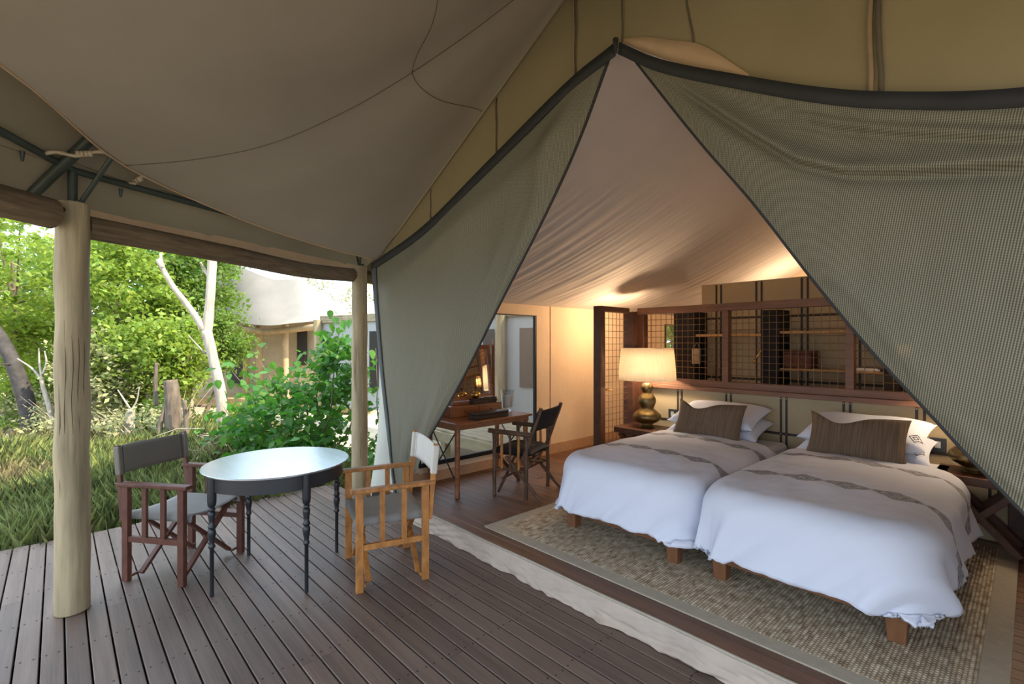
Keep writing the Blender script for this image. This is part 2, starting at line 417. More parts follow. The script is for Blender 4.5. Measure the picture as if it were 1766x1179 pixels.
def emblem_mat(side):
    """white pillow linen with a small black diamond embroidered near one end"""
    m = mat('pillow_linen', (.67, .69, .78), .85, var=.02, sc=3, bump=.3, bsc=9)
    nt = m.node_tree; L = nt.links; p = nt.nodes['Principled BSDF']
    tc = nt.nodes.new('ShaderNodeTexCoord'); sp = nt.nodes.new('ShaderNodeSeparateXYZ'); L.new(tc.outputs['Object'], sp.inputs[0])
    ax = mathn(nt, 'ABSOLUTE', mathn(nt, 'SUBTRACT', sp.outputs[0], .345 * side)); ay = mathn(nt, 'ABSOLUTE', mathn(nt, 'SUBTRACT', sp.outputs[2], -.135))
    d = mathn(nt, 'ADD', mathn(nt, 'DIVIDE', ax, .055), mathn(nt, 'DIVIDE', ay, .085))
    q = mathn(nt, 'FRACT', mathn(nt, 'MULTIPLY', d, 2.6)); ln = mathn(nt, 'GREATER_THAN', q, .55)
    e = mathn(nt, 'MULTIPLY', mathn(nt, 'LESS_THAN', d, 1.0), ln)
    mx = nt.nodes.new('ShaderNodeMix'); mx.data_type = 'RGBA'; mx.inputs[7].default_value = (.03, .03, .035, 1)
    L.new(p.inputs['Base Color'].links[0].from_socket, mx.inputs[6]); L.new(e, mx.inputs[0]); L.new(mx.outputs[2], p.inputs['Base Color'])
    return m
M['pillowL'] = emblem_mat(-1); M['pillowR'] = emblem_mat(1)

P = .135          # height of the tent floor above the deck
FY = 2.32         # front line of the tent
XR = -1.6         # ridge
# ------------------------------------------------------------------ setting: ground, deck, tent floor
def ground_fn(u, v):
    x = -60 + 75 * u; y = -25 + 65 * v
    z = -.30 + .07 * noise.noise((x * .5, y * .5, 0)) + .03 * noise.noise((x * 1.7, y * 1.7, 3))
    return (x, y, z - (.25 if x > -5.6 else 0))
tag(obj('ground', MB().grid(150, 130, ground_fn), M['ground'], smooth=180), 'sandy bush ground with dry litter beyond the deck', 'ground', kind='structure')

DX0, DX1 = -5.40, 2.6
mb = MB()
for i in range(19): mb.span((DX0 + .05 + i * .4475, -3.0, -.13), (DX0 + .10 + i * .4475, 2.30, -.028))
mb.span((DX0 + .01, -3.0, -.2), (DX0 + .04, 2.3, -.028)); mb.span((DX0 + .01, -3.0, -.40), (DX1, 2.3, -.38))
deck = obj('floor_deck', mb, M['joist'])
tag(deck, 'veranda deck of weathered brown boards', 'deck', kind='structure')
PITCH = .0945; plank_mesh = {}
def plank(x0, x1, y, w, t, zt, parent, m, name):
    key = (round(x1 - x0, 3), w, t, m.name)
    if key not in plank_mesh:
        L = x1 - x0; b = .003
        vs = []; 
        for xx in (0, L):
            vs += [(xx, -w / 2, -t), (xx, w / 2, -t), (xx, w / 2, -b), (xx, w / 2 - b, 0), (xx, -w / 2 + b, 0), (xx, -w / 2, -b)]
        fs = [(i, (i + 1) % 6, 6 + (i + 1) % 6, 6 + i) for i in range(6)] + [(5, 4, 3, 2, 1, 0), (6, 7, 8, 9, 10, 11)]
        me = bpy.data.meshes.new(name); me.from_pydata(vs, [], fs); me.update(); me.materials.append(m); plank_mesh[key] = me
    o = bpy.data.objects.new(name, plank_mesh[key]); C.objects.link(o); o.parent = parent; o.location = (x0, y, zt)
    return o
nails = MB()
k0 = int((-2.9 - .028) / PITCH)
rows = [k for k in range(k0, 25) if .028 + (k + 1) * PITCH < FY + .01]
joints = [-4.27, -3.82, -3.37, -2.92, -2.47, -2.02, -1.12, -.22]
for k in rows:
    yc = .028 + (k + .5) * PITCH
    r2 = random.Random(k * 13 + 5)
    cuts = [DX0 - r2.uniform(0, .02)] + sorted(r2.sample(joints, 1 if k % 3 else 2)) + [DX1]
    for a, b in zip(cuts[:-1], cuts[1:]):
        plank(round(a, 3), round(b - .002, 3), yc, .0865, .026, 0, deck, M['deck'], 'plank')
    xs = [-5.30 + .465 * i for i in range(12)]
    for x in xs:
        for s in (-1, 1):
            nails.lathe([(.0052, 0), (.0052, .0006)], (x + r2.uniform(-.012, .012), yc + s * .024, .0004), 6)
nl = obj('nail_heads', nails, M['nail'], deck); nl['kind'] = 'stuff'

# tent floor
mb = MB(); mb.span((-4.6, FY + .02, -.02), (1.4, 9.0, P - .021))
tf = obj('floor', mb, M['joist']); tag(tf, 'raised dark timber floor inside the tent', 'floor', kind='structure')
y = FY + .012; k = 0
while y < 5.1:
    r2 = random.Random(k + 400)
    c = r2.uniform(-3.9, -2.9)
    for a, b in ((-4.5, c), (c + .002, 1.35)):
        plank(round(a, 2), round(b, 2), y + .045, .0885, .02, P, tf, M['floor'], 'floorboard')
    y += .09; k += 1
while y < 8.9:
    plank(-4.5, 1.35, y + .045, .0885, .02, P, tf, M['floor'], 'floorboard'); y += .09

# canvas skirt over the step
def skirt_fn(u, v):
    x = -4.35 + 5.9 * u
    zz = (P - .012) * (1 - v) + .004
    n = noise.noise((x * 3.1, v * 2, 0)) * .022 + noise.noise((x * 8 + v * 4, v * 3, 5)) * .024 + noise.noise((x * 17 - v * 5, v * 4, 8)) * .014
    return (x, FY - .010 - .035 * v + min(n, .02) * (v * .9 + .12) - .012 * math.sin(x * 2.3) * v, zz)
sk = obj('trim_step_skirt', MB().grid(300, 14, skirt_fn), M['skirt'], smooth=180)
tag(sk, 'crinkled beige canvas skirt along the tent step', 'skirt', kind='structure')
mb = MB().tube([(-4.35 + 5.9 * i / 40, FY - .004 + .003 * math.sin(i), P - .004) for i in range(41)], .009, 6)
obj('piping', mb, M['border'], sk)

# ------------------------------------------------------------------ porch roof: lining, outer fly, gable canvas
A = Vector((XR, FY + .0, 3.98))
E_half = [(-4.46, FY, 2.42), (-4.36, 1.75, 2.46), (-4.21, 1.06, 2.555), (-3.79, .30, 2.68), (-2.84, -.17, 2.72), (-1.95, -.85, 2.72), (XR, -.95, 2.72)]
E_all = E_half + [(2 * XR - p[0], p[1], p[2]) for p in E_half[-2::-1]]
NE = 72
E_c = curve(E_all, NE)
def lining_fn(u, v):
    q = min(max(u, 0), 1) * NE; i = min(int(q), NE - 1); e = E_c[i].lerp(E_c[i + 1], q - i)
    p = e.lerp(A, v)
    k = sstep(-.02, .27, u) * sstep(-.02, .27, 1 - u)
    p.z -= .33 * k * math.sin(math.pi * v ** .85) ** 1.2
    p.z += .010 * noise.noise((p.x * 2, p.y * 2, p.z * 2)) * k
    return p
ceil = obj('ceiling_porch', MB().grid(NE, 26, lining_fn), M['lining'], smooth=180)
tag(ceil, 'sagging taupe canvas lining under the veranda roof', 'ceiling', kind='structure')
def seam_line(name, fn, n, r, m, parent):
    return obj(name, MB().tube([fn(i / n) for i in range(n + 1)], r, 5), m, parent, smooth=180)
dn = Vector((0, 0, -.004))
seam_line('seam', lambda t: lining_fn(.25, t * .97) + dn, 30, .0022, M['seam'], ceil)
seam_line('seam', lambda t: lining_fn(.25 * (1 - t) + .004, .60 - .02 * t) + dn, 24, .0022, M['seam'], ceil)
seam_line('seam', lambda t: lining_fn(.25 + .16 * t, .60 + .05 * t) + dn, 16, .0016, M['seam'], ceil)
seam_line('edge_piping', lambda t: E_c[int(round(t * NE))] + Vector((0, 0, -.003)), NE, .006, M['tan'], ceil)

# outer fly: skirt past the poles down to just above the beams, and the big roof over the tent
H_half = [(-5.42, 3.1, 2.40), (-5.28, 2.35, 2.40), (-4.78, 1.2, 2.405), (-4.12, -.06, 2.39), (-2.36, -1.65, 2.39), (XR, -1.75, 2.39)]
H_all = H_half + [(2 * XR - p[0], p[1], p[2]) for p in H_half[-2::-1]]
H_c = curve(H_all, NE)
def fly_fn(u, v):
    i = min(int(u * NE + 1e-6), NE); h = H_c[i]
    top = Vector((XR, FY + .2, 4.20))
    p = h.lerp(top, v)
    p.z += .34 * (1 - math.exp(-v * 13)) * (1 - v) ** 2
    p.z += (.016 * noise.noise((p.x * 3, p.y * 3, 9)) + .014 * math.sin(u * 150)) * (1 - v) * min(1, v * 9)
    return p
fly = obj('roof_fly', MB().grid(NE, 24, fly_fn), M['fly'], smooth=180)
tag(fly, 'olive outer roof fly above the veranda', 'roof', kind='structure')
for vv in (.055, .065):
    seam_line('seam', lambda t: fly_fn(t, vv) + Vector((0, 0, -.006)), NE, .002, M['seam'], fly)
obj('hem_band', MB().strip([fly_fn(i / NE, 0) + Vector((0, 0, -.010)) for i in range(NE + 1)], [fly_fn(i / NE, .016) + Vector((0, 0, -.012)) for i in range(NE + 1)]), M['tan'], fly)
def main_roof(u, v):
    x = abs(2 * u - 1); s = -1 if u < .5 else 1
    z = 4.2 - 1.8 * x - .12 * math.sin(math.pi * x)
    return (XR + s * x * 3.75, FY + .25 + 7.2 * v, z)
rf = obj('roof_fly', MB().grid(24, 12, main_roof), M['fly'], smooth=180)
tag(rf, 'outer canvas roof stretched over the bedroom tent', 'roof', kind='structure')

# gable canvas above the opening
gl = [(-4.47, 2.40), (-3.59, 2.602), (-2.718, 2.93), (-1.99, 3.202), (-1.65, 3.30), (-1.6, 3.325)]
gr = [(-1.6, 3.325), (-1.50, 3.28), (-1.30, 3.17), (-1.12, 3.06), (-.897, 2.84), (-.596, 2.64), (-.349, 2.53), (-.023, 2.41), (.5, 2.32), (1.25, 2.37)]
low = gl + gr[1:]
def upz(x): return 2.42 + (1.56) * (1 - abs(x - XR) / 2.86)
xs = []; zs = []
for (a, b) in zip(low[:-1], low[1:]):
    for t in (0, .25, .5, .75): xs.append(a[0] + (b[0] - a[0]) * t); zs.append(a[1] + (b[1] - a[1]) * t)
xs.append(low[-1][0]); zs.append(low[-1][1])
def gable_fn(u, v):
    i = int(round(u * (len(xs) - 1))); x = xs[i]; z0 = zs[i] - .02; z1 = max(upz(x) + .03, z0 + .01)
    z = z0 + (z1 - z0) * v
    return (x, FY + .035 + .02 * noise.noise((x * 1.5, z * 1.5, 2)) * math.sin(math.pi * v), z)
gab = obj('wall_front', MB().grid(len(xs) - 1, 10, gable_fn), M['gable'], smooth=180)
tag(gab, 'olive canvas gable above the open tent front', 'canvas wall', kind='structure')
for x, dx, r_, m_ in ((-3.56, 0, .006, 'seamt'), (-3.545, 0, .004, 'seam'), (-2.70, 0, .006, 'seamt'), (-2.686, 0, .004, 'seam'), (-1.955, 0, .006, 'seamt'), (-1.945, .01, .004, 'seam'), (-1.6, 0, .004, 'seam'), (-1.17, -.10, .005, 'seam'), (-.443, 0, .011, 'seamt'), (-.408, -.02, .010, 'seam')):  # dark line beside each tan strip is a pole shadow put in as colour
    z0 = np.interp(x, xs, zs) - .01; z1 = min(upz(x), z0 + 1.2)
    obj('seam', MB().tube([(x + dx * (i / 8) + .003 * math.sin(i * 1.7), FY + .026 + r_ * .5, z0 + (z1 - z0) * i / 8) for i in range(9)], r_, 6), M[m_], gab, smooth=180)
# tan rolled edge by the peak
up = [(-1.585, 3.315), (-1.46, 3.27), (-1.30, 3.18), (-1.12, 3.07), (-.90, 2.84)]
lo = [(-1.585, 3.29), (-1.46, 3.19), (-1.30, 3.07), (-1.12, 2.95), (-.90, 2.80)]
uc = curve([(a, 0, b) for a, b in up], 20); lc = curve([(a, 0, b) for a, b in lo], 20)
def roll_fn(u, v):
    i = int(round(u * 20)); p = uc[i].lerp(lc[i], v)
    return (p.x, FY + .02 - .022 * math.sin(math.pi * v) * math.sin(math.pi * u) ** .5, p.z)
obj('rolled_edge', MB().grid(20, 6, roll_fn), M['tan'], gab, smooth=180)

# ------------------------------------------------------------------ tent interior shell
WX = -4.33; RX = 1.13
def inner_fn(u, v):
    """left half then right half of the inner roof; u across, v along Y"""
    y = FY + .05 + 6.75 * v
    x = abs(2 * u - 1); s = -1 if u < .5 else 1
    z = 3.33 - 1.275 * x
    z -= .16 * math.sin(math.pi * x) * (.6 + .4 * math.sin(math.pi * v))
    yy = y + .55 * x
    fold = (noise.noise((x * 1.6, yy * 13, 1)) * .017 + noise.noise((x * 2.5, yy * 29, 4)) * .011) * sstep(.12, .6, x) * sstep(1.0, .84, x)
    return (XR + s * x * 2.78, y, z + fold)
ci = obj('ceiling_bedroom', MB().grid(72, 380, inner_fn), M['inner'], smooth=180)
tag(ci, 'pale gathered fabric lining of the bedroom roof', 'ceiling', kind='structure')

wy0, wy1 = FY + .06, 9.05
W1 = (2.72, 4.45, .30, 1.94); W2 = (7.62, 8.45, .92, 1.91)
def wall_pieces(mb, x, t):
    def q(y0, y1, z0, z1):
        if y1 > y0 and z1 > z0: mb.span((x - t, y0, z0), (x, y1, z1))
    zt = 2.16
    q(wy0, W1[0], P, zt); q(W1[0], W1[1], P, W1[2]); q(W1[0], W1[1], W1[3], zt)
    q(W1[1], W2[0], P, zt); q(W2[0], W2[1], P, W2[2]); q(W2[0], W2[1], W2[3], zt); q(W2[1], wy1, P, zt)
mb = MB(); wall_pieces(mb, WX, .012)
wl = obj('wall_left', mb, M['wall']); tag(wl, 'warm lit canvas side wall with a mesh window', 'canvas wall', kind='structure')
for yy in (4.72, 5.9, 7.2): obj('seam', MB().tube([(WX + .004, yy, P), (WX + .004, yy, 2.14)], .005, 6), M['base'], wl)
mb = MB(); mb.span((WX, wy0, P), (WX + .012, W1[0], P + .12)); mb.span((WX, W1[0], P), (WX + .012, W1[1], P + .10)); mb.span((WX, W1[1], P), (WX + .012, wy1, P + .13))
tag(obj('baseboard_left', mb, M['base']), 'tan band along the foot of the canvas wall', 'baseboard', kind='structure')
def window(name, W, label):
    y0, y1, z0, z1 = W; t = .045
    fr = MB(); x0, x1 = WX - .02, WX + .018
    fr.span((x0, y0, z0), (x1, y1, z0 + t)); fr.span((x0, y0, z1 - .012), (x1, y1, z1)); fr.span((x0, y0, z0 + t), (x1, y0 + .02, z1 - .012)); fr.span((x0, y1 - .028, z0 + t), (x1, y1, z1 - .012))
    o = obj(name, fr, M['frameb']); tag(o, label, 'window', kind='structure')
    g = MB().add([(WX - .004, y0, z0), (WX - .004, y1, z0), (WX - .004, y1, z1), (WX - .004, y0, z1)], [(0, 1, 2, 3)])
    obj('gauze', g, M['gauze'], o)
window('window_1', W1, 'wide black framed mesh window behind the writing desk')
window('window_2', W2, 'small dark mesh window beyond the bed screen')
mb = MB(); mb.span((-4.35, 9.0, P), (1.15, 9.04, 3.4))
tag(obj('wall_back', mb, M['wall']), 'canvas wall closing the far end of the tent', 'canvas wall', kind='structure')
mb = MB(); mb.span((RX, FY + .06, P), (RX + .012, 9.0, 2.2))
tag(obj('wall_right', mb, M['wall']), 'canvas side wall on the far right of the bedroom', 'canvas wall', kind='structure')
# ------------------------------------------------------------------ posts, beams and steel frame
def log(pts, r, n=20, m=14, wob=.006, seed=0):
    mb = MB(); cs = curve(pts, n); rr = []
    for i in range(n + 1): rr.append((r[0] + (r[1] - r[0]) * i / n) * (1 + .03 * noise.noise((i * .6, seed, 0))))
    cs = [c + Vector((noise.noise((i * .35, seed, 1)), noise.noise((i * .35, seed, 2)), 0)) * wob for i, c in enumerate(cs)]
    return mb.tube(cs, rr, m)
def post(label, x, y, z0, z1, r, seed, bolts=()):
    t = thing('timber_post', label, 'post', (x, y, z0))
    b = log([(x, y, z0 + (z1 - z0) * i / 6) for i in range(7)], r, 26, 22, .008, seed)
    o = obj('shaft', b, M['post'], t, smooth=50, world=True, bevel=.008)
    d = Vector((-x, -y, 0)).normalized(); sd = Vector((-d.y, d.x, 0))
    for i in range(5):
        rr = random.Random(seed * 10 + i); a = -.8 + .4 * i + rr.uniform(-.15, .15); h0 = z0 + rr.uniform(.05, .6) * (z1 - z0); ln = rr.uniform(.35, .9)
        pts = []
        for j in range(9):
            h = min(z1 - .05, h0 + ln * j / 8); f = (h - z0) / (z1 - z0); rad = (r[0] + (r[1] - r[0]) * f)
            aa = a + .05 * math.sin(j * 1.3 + seed); q = d * math.cos(aa) + sd * math.sin(aa)
            pts.append(Vector((x, y, h)) + q * (rad * 1.0 - .0005))
        obj('crack', MB().tube(pts, [.0004] + [.001, .0015, .0018, .0014, .0016, .0012, .0008] + [.0004], 5), M['crack'], o, world=True)
    for px_, pz in bolts:
        q = d * math.cos(px_) + sd * math.sin(px_); c = Vector((x, y, pz)) + q * (r[1] - .004)
        obj('bolt', MB().tube([c, c + q * .02], .016, 8), M['steel'], t, world=True)
    return t
P1 = Vector((-3.912, .064, 0)); P0 = Vector((-5.046, 2.42, 0)); P2 = Vector((-2.20, -1.40, 0))
post('thick peeled timber post standing at the near edge of the deck', P1.x, P1.y, 0, 2.43, (.083, .080), 1, ((-.55, 2.37), (-1.0, 2.29)))
post('slimmer timber post beside the tent corner behind the pale chair', P0.x, P0.y, 0, 2.43, (.088, .080), 2)
post('timber post at the front of the veranda out of view', P2.x, P2.y, 0, 2.43, (.10, .09), 3) if False else None
def beam(label, pts, r, seed):
    return tag(obj('log_beam', log(pts, r, 26, 16, .004, seed), M['beam'], smooth=60, base=True), label, 'beam')
beam('dark log beam running from the near post to the tent corner', [(P1.x - .05, P1.y + .06, 2.305), (-4.33, .95, 2.295), (-4.70, 1.7, 2.28), (P0.x - .06, P0.y + .03, 2.335), (-5.40, 3.2, 2.34), (-5.65, 4.0, 2.34)], (.072, .072), 11)
beam('dark log beam running left from the near post out of the picture', [(P1.x + .10, P1.y - .09, 2.33), (-3.42, -.50, 2.345), (P2.x, P2.y - .05, 2.345)], (.085, .085), 12)
fr = thing('roof_pole_rig', 'dark green steel pole frame tied under the roof above the near post', 'pole frame', (P1.x, P1.y, 2.40))
Cn = Vector((P1.x + .0, P1.y, 2.625))
def fpart(name, pts, r, n=10): return obj(name, MB().tube(pts, r, n), M['steel'], fr, smooth=60, world=True)
fpart('stub', [(Cn.x, Cn.y, 2.36), Cn], .024)
fpart('eave_pole', [Cn, (-4.33, 1.0, 2.615), (-4.68, 1.75, 2.60), (P0.x, P0.y, 2.565)], .021)
fpart('eave_pole', [Cn, Vector((-3.42, -.36, 2.70)), Vector((P2.x, P2.y, 2.80))], .021)
din = (Vector((XR, 2.1, 0)) - Vector((P1.x, P1.y, 0))).normalized()
ra = Cn - din * .25 + Vector((.02, -.09, -.265)); rb = Cn + din * .60 + Vector((.02, -.09, .44))
fpart('rafter', [ra, rb], .030)
fpart('strut', [(Cn.x + .0, Cn.y + .02, 2.40), Cn + din * .30 + Vector((.0, .02, .17))], .014, 6)
fpart('plate', [(Cn.x - .09, Cn.y - .03, 2.43), (Cn.x + .05, Cn.y + .02, 2.43)], .012, 6)
for q in ((-4.06, .30, 2.60), (-3.72, -.14, 2.63)):
    fpart('wing_bolt', [q, Vector(q) + Vector((0, 0, -.055))], [.012, .006], 6)
fr2 = thing('steel_bracket', 'small green steel bracket on top of the corner post', 'bracket', (P0.x, P0.y, 2.42))
for a in ((-.12, .02), (.10, -.03)):
    obj('arm', MB().tube([(P0.x, P0.y, 2.42), (P0.x + a[0], P0.y + a[1], 2.60)], .013, 6), M['steel'], fr2, world=True)
obj('foot', MB().tube([(P0.x - .12, P0.y, 2.44), (P0.x + .08, P0.y, 2.44)], .012, 6), M['steel'], fr2, world=True)
def tie(label, a, b, seed):
    r2 = random.Random(seed); a = Vector(a); b = Vector(b)
    t = thing('tie_strap', label, 'strap', b)
    pts = [a.lerp(b, i / 10) + Vector((0, 0, .012 * math.sin(i * .9))) for i in range(11)]
    obj('webbing', MB().tube(pts, [.009 + .003 * (i % 2) for i in range(11)], 6), M['strap'], t, world=True, smooth=180)
    for k in range(4):
        f = .55 + k * .06; c = a.lerp(b, f); d = (b - a).normalized()
        obj('knot', MB().tube([c - d * .01, c + d * .012], .018, 8), M['strap'], t, world=True, smooth=180)
    return t
ep = lambda f: Vector(E_c[int(f)])
tie('longer tan tie strap from roof lining to the pole left of the near post', (-3.76, -.06, 2.645), E_c[19] + Vector((0, 0, 0)), 1)
tie('short tan tie strap from roof lining to the pole right of the near post', (-4.06, .32, 2.62), E_c[17], 2)
tie('knotted tan tie strap wrapped round the pole near the tent corner', (-4.50, 1.36, 2.605), E_c[8] + Vector((0, 0, 0)), 3)

# ------------------------------------------------------------------ mosquito nets
def coons(top, bot, lef, rig, u, v):
    """top/bot functions of u, lef/rig functions of v"""
    a = top(u) * (1 - v) + bot(u) * v; b = lef(v) * (1 - u) + rig(v) * u
    c = top(0) * (1 - u) * (1 - v) + top(1) * u * (1 - v) + bot(0) * (1 - u) * v + bot(1) * u * v
    return a + b - c
def cfn(pts, n=40):
    cs = curve(pts, n)
    def f(t):
        x = max(0, min(1, t)) * n; i = min(int(x), n - 1); return cs[i].lerp(cs[i + 1], x - i)
    return f
def V2(x, z, y=FY - .02): return Vector((x, y, z))
# left net
topL = cfn([V2(-4.518, 2.385), V2(-3.59, 2.59), V2(-2.718, 2.915), V2(-1.99, 3.19), V2(-1.62, 3.28)])
rigL = cfn([V2(-1.62, 3.28), V2(-1.883, 2.80), V2(-2.172, 2.393), V2(-2.579, 1.889), V2(-3.039, 1.306), V2(-3.483, .80), V2(-3.54, .70)])
lefL = cfn([V2(-4.518, 2.385), V2(-4.433, 1.887), V2(-4.316, 1.262), V2(-4.203, .769), V2(-4.06, .15)])
botL = cfn([V2(-4.06, .15), V2(-3.85, .30), V2(-3.54, .70)])
def netL(u, v):
    p = coons(topL, botL, lefL, rigL, u, v)
    e = math.sin(math.pi * u) ** .5 * min(1, v * 8)
    g = (1 - v) * u
    p.y += -.05 * e * math.sin(math.pi * v) + .030 * e * math.sin(u * 13 - v * 7 + 1.5 * math.sin(v * 5)) * (.2 + g * 1.7) + .016 * e * math.sin(u * 31 - v * 15) * g
    p.y += .02 * e * noise.noise((u * 5, v * 4, 3)) + .006 * e * noise.noise((u * 16, v * 9, 4))
    s = 14 * (v - .12) ; p.y -= .045 * e * math.exp(-s * s) * (.3 + u)
    return p
nt1 = thing('mosquito_net', 'olive mosquito net drawn left across the open tent front', 'net', (-4.06, FY, P), group='mosquito nets at the tent front')
obj('mesh', MB().grid(70, 90, netL), M['net'], nt1, smooth=180, world=True)
def band(fn, off, w, n, down):
    a = []; b = []
    for i in range(n + 1):
        p = fn(i / n).copy(); p.y -= off; q = p + down * w; a.append(p); b.append(q)
    return MB().strip(a, b)
obj('top_band', band(lambda t: netL(t, 0), .012, .075, 40, Vector((.25, 0, -1)).normalized()), M['webbing'], nt1, smooth=180, world=True, solid=.006)
def hem_strip(n=60):
    a = []; b = []
    for i in range(n + 1):
        v = i / n; w = (netL(1, v) - netL(0, v)).length; f = min(.5, .070 / w)
        for l, u in ((a, 0), (b, f)):
            q = netL(u, v).copy(); q.y -= .012; l.append(q)
    return MB().strip(a, b)
obj('side_hem', hem_strip(), M['hem'], nt1, smooth=180, world=True, solid=.006)
obj('edge_binding', MB().tube([netL(1, i / 60) for i in range(61)], .009, 6), M['webbing'], nt1, smooth=180, world=True)
# right net
topR = cfn([V2(-1.575, 3.27), V2(-1.305, 3.056), V2(-.897, 2.813), V2(-.596, 2.645), V2(-.349, 2.534), V2(-.023, 2.425), V2(.45, 2.34), V2(1.2, 2.38)])
lefR = cfn([V2(-1.575, 3.27), V2(-1.148, 2.623), V2(-.872, 2.234), V2(-.639, 1.873), V2(-.438, 1.577), V2(-.265, 1.351), V2(-.113, 1.154), V2(.10, .92), V2(.55, .62)])
rigR = cfn([V2(1.2, 2.38), V2(1.15, 1.6), V2(1.1, .8), V2(1.05, .2)])
botR = cfn([V2(.55, .62), V2(.8, .35), V2(1.05, .2)])
def pxz(px, py):
    a = (px - 883) / 840; t_ = FY / (FW[1] + RT[1] * a); return ((FW[0] + RT[0] * a) * t_, 1.6 + (590 - py) / 840 * t_)
CREASE = []
for pts_, amp, wid in (([(1143, 130), (1233, 190), (1308, 240), (1383, 285), (1458, 302), (1558, 302), (1766, 290), (1900, 270)], .050, .07), ([(1318, 192), (1433, 220), (1558, 235), (1766, 245), (1900, 240)], .030, .045), ([(1250, 160), (1350, 178), (1500, 205), (1766, 212), (1900, 210)], .014, .03)):
    q = [pxz(*p) for p in pts_]; CREASE.append(([p[0] for p in q], [p[1] for p in q], amp, wid))
def netR(u, v):
    p = coons(topR, botR, lefR, rigR, u, v)
    e = min(1, u * 7) * min(1, v * 10)
    h = v - .05 * math.sin(u * 3)
    # swags slung below the band, fading downwards
    for cxs, czs, amp, wid in CREASE:
        if p.x > cxs[0] - .05:
            dz = p.z - float(np.interp(p.x, cxs, czs)); f = sstep(cxs[0] - .05, cxs[0] + .35, p.x)
            g_ = sstep(-.016, .016, dz)
            p.y += f * amp * (-g_ * math.exp(-(max(dz, 0) / wid) ** 2) + (1 - g_) * .55 * math.exp(-(min(dz, 0) / (wid * .6)) ** 2))
    ph = h * 23 - 3.2 * (u ** .6)
    w = (math.sin(ph) + .35 * math.sin(2 * ph + .6)) * math.exp(-h * 4.2) * .5
    p.y += e * (-.035 * w - .06 * math.sin(math.pi * min(1, v * 1.1)) * (.4 + .6 * u))
    p.y += e * (.010 * noise.noise((u * 7, v * 9, 8)) + .012 * noise.noise((u * 2.2, v * 2.2, 6)))
    return p
nt2 = thing('mosquito_net', 'olive mosquito net slung right in swags over the nightstand', 'net', (1.05, FY, P), group='mosquito nets at the tent front')
obj('mesh', MB().grid(120, 260, netR), M['net'], nt2, smooth=180, world=True)
obj('top_band', band(lambda t: netR(t, 0), .012, .062, 50, Vector((-.2, 0, -1)).normalized()), M['webbing'], nt2, smooth=180, world=True, solid=.006)
obj('edge_binding', MB().tube([netR(0, i / 60) for i in range(61)], .006, 6), M['webbing'], nt2, smooth=180, world=True)
obj('knot', MB().tube([(-1.60, FY - .035, 3.22), (-1.60, FY - .035, 3.30)], [.010, .016], 7), M['webbing'], nt2, smooth=180, world=True)
# pale corner flap of the tent
def flap(u, v):
    xa = -4.50 - .17 * v - .012 * math.sin(v * 7); xb = -4.40 + .33 * v
    return (xa + (xb - xa) * u, FY + .055 + .03 * math.sin(u * 5 + v * 4), 1.56 - 1.54 * v)
tag(obj('canvas_flap', MB().grid(8, 24, flap), M['paleflap'], smooth=180, base=True, solid=.004), 'pale canvas flap hanging behind the dark hem of the left net', 'canvas flap')

# ------------------------------------------------------------------ rug
rx0, rx1, ry0, ry1 = -2.98, -.07, 2.475, 4.95
t = thing('rug', 'woven jute rug with plain beige border under the beds', 'rug', ((rx0 + rx1) / 2, (ry0 + ry1) / 2, P))
bw = .10
obj('weave', MB().span((rx0 + bw, ry0 + bw, P), (rx1 - bw, ry1 - bw, P + .011)), M['rug'], t, world=True)
for a, b in (((rx0, ry0), (rx1, ry0 + bw)), ((rx0, ry1 - bw), (rx1, ry1)), ((rx0, ry0 + bw), (rx0 + bw, ry1 - bw)), ((rx1 - bw, ry0 + bw), (rx1, ry1 - bw))):
    obj('border', MB().span((a[0], a[1], P), (b[0], b[1], P + .009)), M['border'], t, world=True, bevel=.003)
RZ = P + .011

